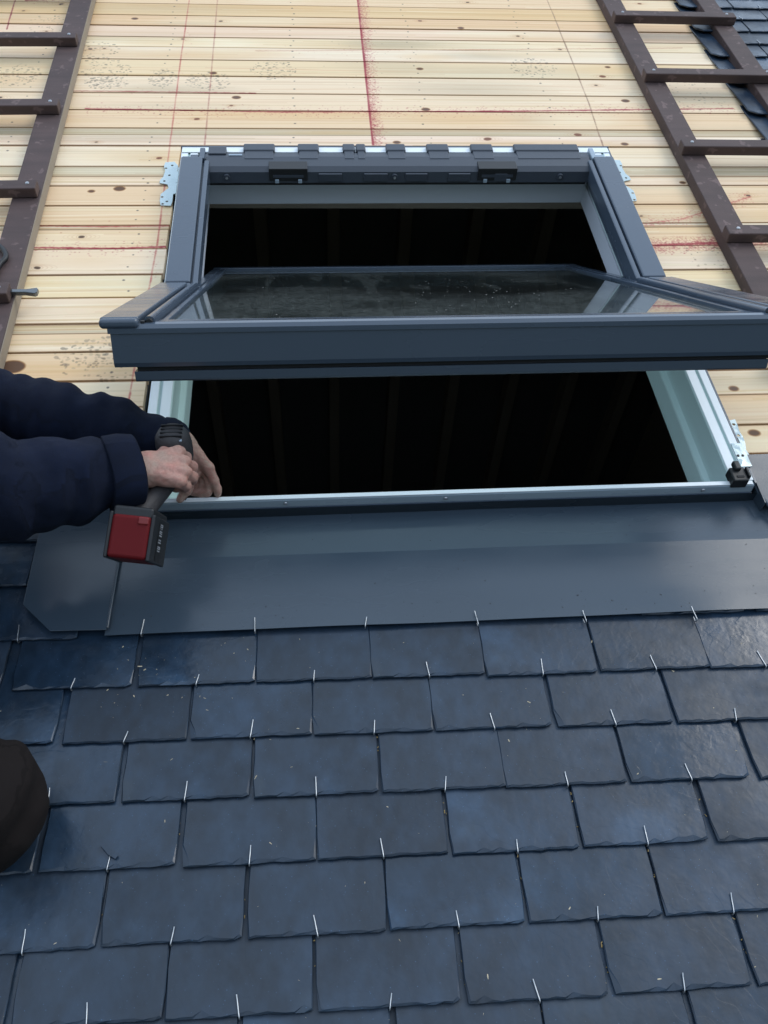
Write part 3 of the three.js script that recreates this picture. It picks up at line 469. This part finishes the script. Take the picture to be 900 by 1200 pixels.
{ // mounting brackets of punched galvanised steel, screwed to the boards
  const bracket = (name, label, pts, holes, n0, screws) => part(name, [plate(pts, n0, n0 + 0.0022, holes.map(([x, y, r = 0.0045]) => hole(x, y, r)))], galv, win, { label });
  const P = (x, y, n = 0.006) => { const p = px(x, y, n), c = Math.cos(-WIN_RZ), s = Math.sin(-WIN_RZ), a = p[0] - WC[0], b = p[1] - WC[1]; return [WC[0] + a * c - b * s, WC[1] + a * s + b * c]; };
  const Z = (pts) => pts.map(([x, y]) => P(170 + x / 10, 160 + y / 10));
  const left = Z([[345, 292], [235, 300], [222, 345], [235, 400], [212, 470], [178, 500], [170, 540], [262, 556], [275, 600], [222, 640], [182, 672], [172, 750], [180, 800], [300, 806], [318, 760], [328, 668], [400, 660], [412, 420], [378, 405], [388, 340]]);
  const lh = [[318, 335], [285, 450], [376, 538], [225, 518], [245, 368], [255, 757], [205, 786], [200, 705]].map(([x, y]) => [...P(170 + x / 10, 160 + y / 10), 0.0042]);
  bracket('mounting_bracket', 'galvanised bracket at the upper left corner', left, lh, 0.003);
  part('bracket_flange', bx(U0 - 0.0068, U0 - 0.0045, 1.46, 1.6, 0.003, NT - 0.01), galv, win);
  const mir = (pts) => pts.map(([u, v]) => [U0 + U1 - u, v + 0.012]);
  bracket('mounting_bracket', 'galvanised bracket at the upper right corner', mir(left), lh.map(([u, v, r]) => [U0 + U1 - u, v + 0.012, r]), 0.003);
  part('bracket_flange', bx(U1 + 0.0055, U1 + 0.0078, 1.47, 1.61, 0.003, NT - 0.01), galv, win);
  const lr = [[851, 494], [861, 492], [864, 499], [866, 506], [870, 512], [873, 520], [874, 528], [878, 534], [872, 538], [860, 520]].map(([x, y]) => P(x, y, 0.022));
  bracket('mounting_bracket', 'galvanised bracket at the lower right corner', lr, [[859.5, 498], [865, 511], [868.5, 524]].map(([x, y]) => [...P(x, y, 0.022), 0.004]), 0.022);
  part('bracket_flange', [bx(U1 - 0.018, U1 + 0.0078, 0.34, 0.41, NT + 0.0022, NT + 0.0045), bx(U1 + 0.0055, U1 + 0.0078, 0.385, 0.43, 0.006, NT + 0.0022)], galv, win);
  for (const u of [1.291, 1.302]) part('bracket_screw', cyl([u, 0.372, NT + 0.0045], [u, 0.372, NT + 0.0065], 0.0034, 0.0026, 10), black, win);
}

/* ---------- roof ladders ---------- */
const brownMap = dataTex(512, 512, (x, y) => { const a = fbm(x, y, 3, 30, 121, 4), b = fbm(x, y, 6, 6, 127, 5), c = sstep(0.68, 0.8, fbm(x, y, 30, 30, 131, 3)), k = 0.82 + 0.26 * a + 0.3 * (b - 0.5); return [0.315 * k + 0.1 * c, 0.248 * k + 0.09 * c, 0.238 * k + 0.09 * c]; }, true);
const brown = std([1, 1, 1], 0.72, { map: moved(brownMap, 1.4, 1.4), bumpMap: moved(grit, 2, 2), bumpScale: 0.0008 });
const rawEdge = std([0.3, 0.25, 0.19], 0.85, { bumpMap: moved(grit, 3), bumpScale: 0.001 });
function ladder(label, base, rz, u0, u1, v0, v1, rungs, rawSide, ends) {
  const t = thing('roof_ladder', label, 'ladder', base, { rz, group: 'brown wooden ladders lying on the roof' });
  for (const [a, b] of [[u0, u0 + 0.078], [u1 - 0.078, u1]]) {
    const r = part('rail', bx(a, b, v0, v1, 0.0028, 0.04, 0.003), brown, t);
    if (rawSide) part('bare_edge', bx(b - 0.0012, b + 0.0022, v0 + 0.01, v1 - 0.01, 0.004, 0.037), rawEdge, r);
  }
  rungs.forEach((v, i) => {
    const k = part('rung', bx(u0 + ends[0], u1 - ends[1], v - 0.023, v + 0.023, 0.0402, 0.072, 0.004), brown, t);
    for (const u of [u0 + 0.03, u1 - 0.03]) part('screw', screwHead(u, v + 0.004, 0.0718, 0.006), screwMat, k);
  });
  return t;
}
seed = 5150;
ladder('brown wooden roof ladder whose rail carries the small metal tool', [-0.44, 1.6, 0], 2.05 * Math.PI / 180, -0.94, -0.437, 0.56, 4.2, [0.98, 1.455, 1.93, 2.41, 2.89, 3.37, 3.85], true, [0.01, 0.005]);
ladder('brown wooden roof ladder leaning over the stepped edge of the slates', [1.58, 1.6, 0.0], -0.15 * Math.PI / 180, 1.546, 2.026, 0.62, 4.2, [0.75, 1.235, 1.71, 2.2, 2.68, 3.16, 3.64], false, [-0.004, -0.004]);

/* ---------- small tool on the left ladder ---------- */
{
  const steel = std([0.16, 0.17, 0.18], 0.42, { metalness: 0.7, roughnessMap: moved(patch, 8) });
  const a = px(-10, 337, 0.062), b = px(43, 338, 0.062), c = px(3, 296, 0.062);
  const t = thing('slater_hammer', 'grey metal tool with flared tip and black curved claw on the ladder rail', 'tool', [a[0], a[1], 0.04]);
  const v = (a[1] + b[1]) / 2;
  part('shank', [plate([[a[0] - 0.14, v - 0.006], [a[0] - 0.14, v + 0.006], [b[0] - 0.03, v + 0.006], [b[0] - 0.004, v + 0.0115], [b[0], v + 0.006], [b[0] - 0.001, v - 0.007], [b[0] - 0.006, v - 0.0115], [b[0] - 0.03, v - 0.0065]], 0.042, 0.055, [], 0.0022)], steel, t);
  part('claw', [tube([[c[0] - 0.1, c[1] + 0.05, 0.048], [c[0] - 0.03, c[1] + 0.052, 0.049], [c[0] - 0.008, c[1] + 0.03, 0.05], [c[0] + 0.006, c[1] - 0.005, 0.05], [c[0] - 0.004, c[1] - 0.035, 0.05], [c[0] - 0.012, v + 0.03, 0.049], [c[0] - 0.03, v, 0.049]], 0.0072, 30, 8)], black, t);
}

/* ---------- the worker and the drill ---------- */
function sdfMesh(f, c, size, cell) {                            // mesh of f < 0 inside the cube of side `size` round c
  const N = Math.ceil(size / cell) + 4, mc = new MarchingCubes(N, new THREE.MeshStandardMaterial(), false, false, 400000), half = N / 2, S = half * cell;
  mc.isolation = 0; const F = mc.field;
  for (let z = 0; z < N; z++) for (let y = 0; y < N; y++) for (let x = 0; x < N; x++) F[z * N * N + y * N + x] = -f(c[0] + (x - half) * cell, c[1] + (y - half) * cell, c[2] + (z - half) * cell);
  mc.update();
  const n = mc.count, P = new Float32Array(n * 3), M = new Float32Array(n * 3);
  for (let i = 0; i < n; i++) { for (let k = 0; k < 3; k++) { P[i * 3 + k] = c[k] + mc.positionArray[i * 3 + k] * S; M[i * 3 + k] = mc.normalArray[i * 3 + k]; } const l = Math.hypot(M[i * 3], M[i * 3 + 1], M[i * 3 + 2]) || 1; for (let k = 0; k < 3; k++) M[i * 3 + k] /= l; }
  const g = new THREE.BufferGeometry(); g.setAttribute('position', new THREE.BufferAttribute(P, 3)); g.setAttribute('normal', new THREE.BufferAttribute(M, 3)); return plain(g);
}
const capsule = ([ax, ay, az], [bx_, by, bz], ra, rb) => { const dx = bx_ - ax, dy = by - ay, dz = bz - az, L2 = dx * dx + dy * dy + dz * dz || 1e-9; return (x, y, z) => { const t = clamp(((x - ax) * dx + (y - ay) * dy + (z - az) * dz) / L2, 0, 1); return Math.hypot(x - ax - dx * t, y - ay - dy * t, z - az - dz * t) - lerp(ra, rb, t); }; };
const chain = (pts, rs) => pts.slice(1).map((p, i) => capsule(pts[i], p, rs[i], rs[i + 1]));
const blend = (fs, k) => (x, y, z) => { let d = fs[0](x, y, z); for (let i = 1; i < fs.length; i++) { const e = fs[i](x, y, z), h = Math.max(k - Math.abs(d - e), 0) / k; d = Math.min(d, e) - h * h * k * 0.25; } return d; };
const mid = (a, b, t = 0.5) => a.map((x, i) => lerp(x, b[i], t)), plus = (a, b, k = 1) => a.map((x, i) => x + b[i] * k);
const PB = [-0.45, -0.3, 0.022];
const wr = [0.035, 0.208, 0.25], er = [-0.19, 0.12, 0.30], sr = [-0.42, 0.19, 0.50], wl = [0.066, 0.366, 0.15], el = [-0.185, 0.405, 0.185], sl = [-0.46, 0.42, 0.30];
const neck = [-0.43, 0.40, 0.47], head = [-0.42, 0.47, 0.58], chest = [-0.47, 0.22, 0.35], hips = [-0.57, -0.15, 0.17], hr = [-0.56, -0.23, 0.24], hl = [-0.56, -0.09, 0.11], kr = [-0.19, -0.36, 0.122], kl = [-0.40, 0.02, 0.115], ar = [-0.56, -0.5, 0.085], al = [-0.74, -0.16, 0.085];
const UPW = [0, SP, CP];
{
  const person = thing('person', 'person kneeling in navy jacket and dark trousers, driving a screw into the window frame', 'person', PB);
  // right hand: back of the hand towards the handle's rear, knuckles to the right, fingers round the far side
  const K = [px(208, 531, 0.247), px(213.5, 541.5, 0.251), px(215, 554, 0.251), px(209, 565, 0.247)];
  const R = [blend([...chain([plus(er, [0.1, 0.04, -0.02]), wr], [0.036, 0.027]), capsule(plus(wr, [0, 0.012, 0]), plus(wr, [0, -0.016, 0]), 0.022, 0.02)], 0.02)];
  const carp = [plus(wr, [0.012, 0.02, 0.0]), plus(wr, [0.014, 0.008, 0.003]), plus(wr, [0.013, -0.006, 0.003]), plus(wr, [0.01, -0.018, 0])];
  const palm = blend(K.map((k, i) => capsule(carp[i], k, 0.0165, [0.0122, 0.0126, 0.0122, 0.0112][i])), 0.018);
  const fingers = K.map((k, i) => { const L = [0.95, 1.06, 1, 0.84][i], a = plus(k, [0.012 * L, 0.013 * L, -0.028 * L]), b = plus(a, [-0.006, 0.017 * L, -0.028 * L]), c = plus(b, [-0.024 * L, 0.004, -0.008]), r = [0.0098, 0.01, 0.0094, 0.0085][i]; return blend(chain([k, a, b, c], [r * 1.2, r * 1.05, r * 0.95, r * 0.8]), 0.006); });
  const t0 = plus(wr, [0.014, 0.024, -0.008]), th = blend(chain([t0, px(197, 529, 0.225), px(199, 523, 0.2), px(206, 522, 0.178)], [0.0175, 0.0135, 0.0108, 0.0085]), 0.012);
  const knuckles = K.map((k, i) => capsule(plus(k, [0.002, 0, 0.003]), plus(k, [0.005, 0.002, 0.0]), 0.0128 - i * 0.0006, 0.0115)), tendons = K.map((k, i) => capsule(plus(mid(carp[i], k, 0.35), [0, 0, 0.012]), plus(k, [-0.004, 0, 0.0085]), 0.0042, 0.0046));
  const wrinkle = (f) => (x, y, z) => { const d = f(x, y, z); return Math.abs(d) > 0.02 ? d : d - 0.0011 * (vnoise(x * 140 + 50, y * 140 + z * 90 + 50, 4096, 4096, 401) - 0.5) - 0.0006 * (vnoise(x * 330 + 50, y * 330 + z * 210 + 90, 4096, 4096, 405) - 0.5); };
  const handR = wrinkle(blend([blend([R[0], palm, th, ...tendons], 0.009), ...fingers, ...knuckles], 0.0035));
  // left hand: index reaching down to the frame, the others folded under, thumb by the screw
  const kn = [px(244, 548, 0.112), px(240, 549, 0.094), px(235, 552, 0.082), px(229, 554, 0.075)], cl = [plus(wl, [0.014, -0.004, 0.012]), plus(wl, [0.013, -0.004, 0.002]), plus(wl, [0.01, -0.005, -0.007]), plus(wl, [0.006, -0.006, -0.014])];
  const lp = blend([...chain([plus(el, [0.1, -0.02, -0.015]), wl], [0.034, 0.026]), ...kn.map((k, i) => capsule(cl[i], k, 0.0165, 0.0118))], 0.018);
  const lf = [chain([kn[0], px(250.5, 563, 0.087), px(254.5, 573, 0.07), px(255, 579, 0.061)], [0.0118, 0.0098, 0.0086, 0.0074]), chain([kn[1], px(246, 566, 0.078), px(243, 577, 0.062), px(238, 578, 0.06)], [0.0115, 0.0098, 0.0088, 0.0076]), chain([kn[2], px(240, 568, 0.068), px(236, 578, 0.056), px(231, 578, 0.054)], [0.011, 0.0094, 0.0085, 0.0073]), chain([kn[3], px(232, 569, 0.06), px(229, 577, 0.05), px(225, 577, 0.05)], [0.0102, 0.0086, 0.0078, 0.0068])].map(c => blend(c, 0.006));
  const lt = blend(chain([plus(wl, [0.012, -0.012, 0.012]), px(226, 556, 0.1), px(219, 573, 0.078), px(211, 585, 0.064)], [0.0165, 0.0128, 0.0105, 0.0082]), 0.01);
  const handL = wrinkle(blend([blend([lp, lt], 0.012), ...lf], 0.0035));
  // the rest of the body, under the clothes
  const headC = head, fwd = [1, 0, 0];
  const skull = (x, y, z) => { const q = [x - headC[0], y - headC[1], z - headC[2]], up = q[1] * SP + q[2] * CP, si = q[1] * SP - q[2] * CP, fw = q[0]; return (Math.sqrt((fw / 0.098) ** 2 + (up / 0.122) ** 2 + (si / 0.077) ** 2) - 1) * 0.08; };
  const face = [capsule(plus(plus(headC, fwd, 0.09), UPW, 0.01), plus(plus(headC, fwd, 0.112), UPW, -0.022), 0.008, 0.013), capsule(plus(plus(headC, fwd, 0.06), UPW, -0.085), plus(plus(headC, fwd, 0.05), UPW, -0.1), 0.035, 0.028), capsule(plus(headC, [0, SP, -CP], 0.078), plus(headC, [0, SP, -CP], 0.086), 0.02, 0.016), capsule(plus(headC, [0, SP, -CP], -0.078), plus(headC, [0, SP, -CP], -0.086), 0.02, 0.016)];
  const core = blend([skull, ...face, capsule(neck, plus(head, UPW, -0.08), 0.055, 0.055), capsule(neck, chest, 0.07, 0.11), capsule(chest, hips, 0.12, 0.12), ...chain([sr, er, plus(er, [0.1, 0.04, -0.02])], [0.05, 0.04, 0.036]), ...chain([sl, el, plus(el, [0.1, -0.02, -0.015])], [0.05, 0.038, 0.034]), capsule(chest, sr, 0.08, 0.06), capsule(chest, sl, 0.08, 0.06), ...chain([hr, kr, ar], [0.075, 0.055, 0.04]), ...chain([hl, kl, al], [0.075, 0.055, 0.04])], 0.03);
  const skinMap = dataTex(256, 256, (x, y) => { const a = fbm(x, y, 5, 5, 411, 5) - 0.5, b = sstep(0.6, 0.75, fbm(x, y, 9, 9, 415, 4)), c = fbm(x, y, 40, 40, 417, 2) - 0.5; return [0.7 + 0.12 * a + 0.08 * c, 0.545 - 0.06 * a - 0.025 * b + 0.08 * c, 0.49 - 0.05 * a - 0.025 * b + 0.08 * c]; }, true);
  const skin = phys([1, 1, 1], 0.55, { map: moved(skinMap, 9), bumpMap: moved(grit, 14), bumpScale: 0.0004, sheen: 0.2, sheenColor: new THREE.Color(0.5, 0.25, 0.2) });
  const gR = sdfMesh(handR, [0.07, 0.23, 0.215], 0.19, 0.0022), gL = sdfMesh(handL, [0.1, 0.345, 0.1], 0.18, 0.0022), gB = sdfMesh(core, [-0.4, 0.0, 0.33], 1.15, 0.014);
  part('body', [gR, gL, gB], skin, person);
  const nail = phys([0.62, 0.42, 0.37], 0.35), nailAt = (p, dir) => { const g = new THREE.SphereGeometry(1, 12, 8).scale(0.0052, 0.0068, 0.002); g.applyQuaternion(new THREE.Quaternion().setFromUnitVectors(new THREE.Vector3(0, 0, 1), V3(dir).normalize())); return plain(g.translate(...p)); };
  for (const [p, d] of [[px(254.8, 577, 0.0665), [0.35, -0.45, 0.8]], [px(212.5, 583.5, 0.0695), [-0.1, -0.6, 0.8]]]) part('fingernail', nailAt(p, d), nail, person);
  // jacket: torso with collar, sleeves with bunched folds
  const navyMap = dataTex(256, 256, (x, y) => { const k = 0.8 + 0.4 * fbm(x, y, 6, 6, 141, 5) + 0.2 * (hash2(x * 256 | 0, y * 256 | 0, 9) - 0.5); return [0.055 * k, 0.09 * k, 0.17 * k]; }, true);
  const navy = phys([1, 1, 1], 0.92, { specularIntensity: 0.5, map: moved(navyMap, 3), bumpMap: moved(grit, 7), bumpScale: 0.0016, sheen: 0.15, sheenColor: new THREE.Color(0.08, 0.13, 0.26), sheenRoughness: 0.6 });
  const n3 = (x, y, z, sd) => { const zi = Math.floor(z), t = z - zi, w = t * t * (3 - 2 * t); return lerp(vnoise(x + zi * 7.3, y, 4096, 4096, sd + (zi & 255)), vnoise(x + (zi + 1) * 7.3, y, 4096, 4096, sd + ((zi + 1) & 255)), w) - 0.5; };
  const folds = (f, a, b, amp, lam, ph) => { const d = [b[0] - a[0], b[1] - a[1], b[2] - a[2]], L = Math.hypot(...d), e = d.map(q => q / L); return (x, y, z) => { const d0 = f(x, y, z); if (Math.abs(d0) > 0.05) return d0; const s = (x - a[0]) * e[0] + (y - a[1]) * e[1] + (z - a[2]) * e[2], w = 7 * n3(x * 9 + 20, y * 9 + 20, z * 9 + 20, 301), q = s / lam * 6.283 + w + ph, ridge = 0.5 + 0.5 * Math.sin(q); return d0 - amp * (1.5 * ridge - 0.7 + 1.7 * n3(x * 26 + 40, y * 26 + 40, z * 26 + 40, 311) + 0.5 * n3(x * 70 + 90, y * 70 + 90, z * 70 + 90, 321)) * (0.7 + 0.9 * (n3(x * 6 + 9, y * 6 + 9, z * 6 + 9, 331) + 0.5)); }; };
  const endR = plus(wr, [-0.046, -0.018, 0.009]), endL = plus(wl, [-0.012, 0.002, 0.002]);
  const slR = folds(blend(chain([sr, er, mid(er, wr, 0.45), endR], [0.088, 0.076, 0.066, 0.052]), 0.05), er, wr, 0.0036, 0.066, 0.4);
  const slL = folds(blend(chain([sl, el, mid(el, wl, 0.45), endL], [0.076, 0.064, 0.057, 0.043]), 0.05), el, wl, 0.0036, 0.05, 1.7);
  const torso = folds(blend([capsule(neck, chest, 0.085, 0.15), capsule(chest, hips, 0.155, 0.165), capsule(chest, sr, 0.12, 0.09), capsule(chest, sl, 0.12, 0.078), capsule(sr, mid(sr, er, 0.4), 0.09, 0.082), capsule(sl, mid(sl, el, 0.4), 0.078, 0.07)], 0.06), chest, hips, 0.004, 0.09, 0);
  part('jacket', [sdfMesh(slR, mid(sr, wr, 0.5), 0.62, 0.006), sdfMesh(slL, mid(sl, wl, 0.5), 0.62, 0.006), sdfMesh(torso, [-0.48, 0.12, 0.32], 0.85, 0.014)], navy, person, { uv: 1 });
  const cuff = (a, dir, r0, r1, len, t) => { const g = new THREE.LatheGeometry([[r0 - t, 0], [r0, 0.002], [lerp(r0, r1, 0.5) + 0.003, len * 0.5], [r1, len - 0.003], [r1 - 0.003, len], [r1 - t, len - 0.004], [r1 - t * 1.3, len * 0.4], [r0 - t, 0]].map(p => new THREE.Vector2(...p)), 40); const p = g.attributes.position; for (let i = 0; i < p.count; i++) { const an = Math.atan2(p.getZ(i), p.getX(i)), k = 1 + 0.035 * Math.sin(an * 3 + 1) + 0.02 * Math.sin(an * 5); p.setX(i, p.getX(i) * k); p.setZ(i, p.getZ(i) * k); p.setY(i, p.getY(i) + 0.004 * Math.sin(an * 2 + 0.5)); } g.computeVertexNormals(); g.applyQuaternion(new THREE.Quaternion().setFromUnitVectors(new THREE.Vector3(0, 1, 0), V3(dir).normalize())); return plain(g.translate(...a)); };
  part('cuff', cuff(plus(wr, [-0.064, -0.024, 0.013]), [0.235, 0.07, -0.045], 0.0705, 0.069, 0.058, 0.013), navy, person);
  part('cuff', cuff(plus(wl, [-0.03, 0.005, 0.004]), [0.25, -0.05, -0.04], 0.047, 0.045, 0.035, 0.008), navy, person);
  const brownCloth = phys([0.0115, 0.0085, 0.008], 0.92, { specularIntensity: 0.4, bumpMap: moved(grit, 7), bumpScale: 0.0012 });
  const trou = folds(blend([capsule(plus(hips, [0, 0.03, 0.03]), plus(hips, [0, -0.02, -0.01]), 0.15, 0.15), ...chain([hr, mid(hr, kr, 0.6), kr, plus(kr, [-0.06, -0.02, -0.01]), mid(kr, ar, 0.5), ar], [0.115, 0.098, 0.098, 0.09, 0.072, 0.06]), ...chain([hl, kl, al], [0.112, 0.092, 0.062])], 0.04), kr, hr, 0.0042, 0.07, 0.2);
  part('trousers', [sdfMesh(trou, [-0.48, -0.22, 0.16], 0.9, 0.0072)], brownCloth, person);
  const boot = (a, d) => blend([capsule(a, plus(a, d, 0.05), 0.058, 0.05), capsule(plus(a, d, 0.05), plus(a, d, 0.2), 0.048, 0.036)], 0.03);
  part('boot', sdfMesh(boot(ar, [-0.9, -0.35, -0.1]), plus(ar, [-0.1, -0.04, -0.01]), 0.36, 0.009), phys([0.03, 0.025, 0.02], 0.6), person);
  part('boot', sdfMesh(boot(al, [-0.9, -0.35, -0.1]), plus(al, [-0.1, -0.04, -0.01]), 0.36, 0.009), phys([0.03, 0.025, 0.02], 0.6), person);
  const hairF = (x, y, z) => { const q = [x - headC[0], y - headC[1], z - headC[2]], up = q[1] * SP + q[2] * CP, si = q[1] * SP - q[2] * CP, fw = q[0]; const d = (Math.sqrt((fw / 0.107) ** 2 + (up / 0.131) ** 2 + (si / 0.085) ** 2) - 1) * 0.085; return Math.max(d, (fw - 0.045) * 0.8 - up * 0.6, -up - 0.045) + 0.0015 * Math.sin(x * 300) * Math.sin(z * 280); };
  part('hair', sdfMesh(hairF, headC, 0.3, 0.007), phys([0.03, 0.02, 0.014], 0.7), person);
  const eye = phys([0.8, 0.8, 0.78], 0.2), iris = phys([0.03, 0.02, 0.015], 0.2);
  for (const s of [1, -1]) { const c = plus(plus(plus(headC, fwd, 0.083), UPW, 0.012), [0, SP, -CP], s * 0.031); const e = part('eye', plain(new THREE.SphereGeometry(0.0105, 14, 10).translate(...c)), eye, person); part('iris', plain(new THREE.SphereGeometry(0.0062, 10, 8).translate(...plus(c, fwd, 0.0055))), iris, e); }
  part('mouth', tube([plus(plus(plus(headC, fwd, 0.09), UPW, -0.055), [0, SP, -CP], 0.022), plus(plus(headC, fwd, 0.097), UPW, -0.053), plus(plus(plus(headC, fwd, 0.09), UPW, -0.055), [0, SP, -CP], -0.022)], 0.0045, 10, 6), phys([0.3, 0.12, 0.1], 0.5), person);
}
{
  const O = px(201, 507, 0.25), tip = px(217, 585, 0.056);
  const d = thing('cordless_drill', 'black cordless drill with red battery gripped over the window corner', 'drill', [tip[0], tip[1], 0.056]);
  const body = phys([0.04, 0.036, 0.038], 0.55, { bumpMap: moved(grit, 10), bumpScale: 0.0006 }), red = phys([0.12, 0.006, 0.008], 0.55, { specularIntensity: 0.35, bumpMap: moved(grit, 9), bumpScale: 0.0005 });
  const lathe = (prof, sx = 1, sy = 1) => { const g = new THREE.LatheGeometry(prof.map(([r, h]) => new THREE.Vector2(r, h)), 32); g.rotateX(Math.PI / 2).scale(sx, sy, 1); g.computeVertexNormals(); return plain(g); };
  const tilt = (g) => { const ax = new THREE.Vector3(O[0] - tip[0], O[1] - tip[1], O[2] - tip[2]).normalize(); g.applyQuaternion(new THREE.Quaternion().setFromUnitVectors(new THREE.Vector3(0, 0, 1), ax)); return g.translate(...tip); };
  const H = Math.hypot(O[0] - tip[0], O[1] - tip[1], O[2] - tip[2]);
  const mo = part('motor_housing', tilt(lathe([[0, 0.09], [0.026, 0.09], [0.03, 0.1], [0.031, 0.125], [0.034, 0.13], [0.0352, 0.16], [0.0352, H - 0.03], [0.0335, H - 0.012], [0.027, H], [0.012, H + 0.005], [0, H + 0.0055]], 1, 0.98)), body, d);
  for (const k of [-0.014, -0.004, 0.006, 0.016]) part('vent_rib', tilt(bx(-0.021, 0.021, k - 0.0016, k + 0.0016, H - 0.002, H + 0.0065, 0.0014)), black, mo);
  part('rivet', tilt(lathe([[0, H + 0.001], [0.0035, H + 0.001], [0.003, H + 0.0035], [0, H + 0.004]]).translate(0.018, -0.02, -0.004)), alu, mo);
  part('chuck', tilt(lathe([[0, 0.035], [0.008, 0.035], [0.013, 0.045], [0.0205, 0.06], [0.0215, 0.088], [0.02, 0.0905], [0, 0.0905]])), black, d);
  part('bit', tilt(lathe([[0, 0.002], [0.002, 0.002], [0.0034, 0.008], [0.0034, 0.036], [0, 0.036]])), screwMat, d);
  const hA = [O[0] + 0.004, O[1] - 0.018, 0.208], hB = px(205, 549, 0.212), hC = px(163, 606, 0.222), hg = tube([hA, hB, hC], 0.0195, 20, 16);
  part('handle', hg, body, d);
  part('trigger', bx(hB[0] - 0.008, hB[0] + 0.008, hB[1] + 0.006, hB[1] + 0.028, 0.176, 0.196, 0.004), rubber, d);
  // battery, square to the handle
  const c = px(151, 627, 0.262), ph = -0.16, turn = (g) => { g.translate(0, 0, -0.05).rotateX(0.5).rotateZ(ph); return g.translate(c[0], c[1], c[2]); };
  const bt = part('battery', turn(bx(-0.0345, 0.0345, -0.041, 0.036, -0.04, 0.05, 0.007, 3)), red, d);
  part('battery_edge', [turn(bx(-0.0405, -0.0335, -0.0425, 0.04, -0.047, 0.0485, 0.003)), turn(bx(0.0335, 0.041, -0.0425, 0.04, -0.047, 0.0485, 0.003)), turn(bx(-0.036, 0.036, 0.03, 0.052, -0.047, 0.046, 0.006))], black, bt);
  part('battery_clip', turn(bx(0.012, 0.031, 0.02, 0.034, 0.046, 0.0525, 0.003)), phys([0.17, 0.011, 0.011], 0.5), bt);
  const cv = document.createElement('canvas'); cv.width = 256; cv.height = 64; const g2 = cv.getContext('2d'); g2.fillStyle = '#0b0c0e'; g2.fillRect(0, 0, 256, 64); g2.fillStyle = '#8d9096';
  for (let i = 0, x = 14; i < 8; i++) { const w = [20, 9, 20, 22, 9, 22, 20, 18][i]; g2.fillRect(x, 14, w * 0.42, 36); if (i % 2 === 0) { g2.fillRect(x, [14, 42, 28, 14][i / 2 | 0], w, 8); g2.fillRect(x + w * 0.62, 14, w * 0.38, 36); } x += w + 7; }   // the battery's lettering is too blurred to read: worn pale strokes
  const tx = new THREE.CanvasTexture(cv); tx.colorSpace = THREE.SRGBColorSpace; tx.magFilter = THREE.LinearFilter;
  const lab = plain(new THREE.PlaneGeometry(0.07, 0.03).rotateZ(-Math.PI / 2).rotateY(Math.PI / 2).translate(0.0416, -0.002, 0.004));
  part('battery_label', turn(lab), std([1, 1, 1], 0.5, { map: tx }), bt, { uv: false });
  const sc = thing('wood_screw', 'short dark screw under the drill bit at the frame sill', 'screw', [tip[0], tip[1] - 0.002, 0.04]);
  part('shaft', cyl([tip[0], tip[1], 0.045], [tip[0], tip[1], 0.0575], 0.0018, 0.002, 8), black, sc); part('head', cyl([tip[0], tip[1], 0.0575], [tip[0], tip[1], 0.06], 0.003, 0.0042, 12), black, sc);
}
renderer.render(scene, camera);
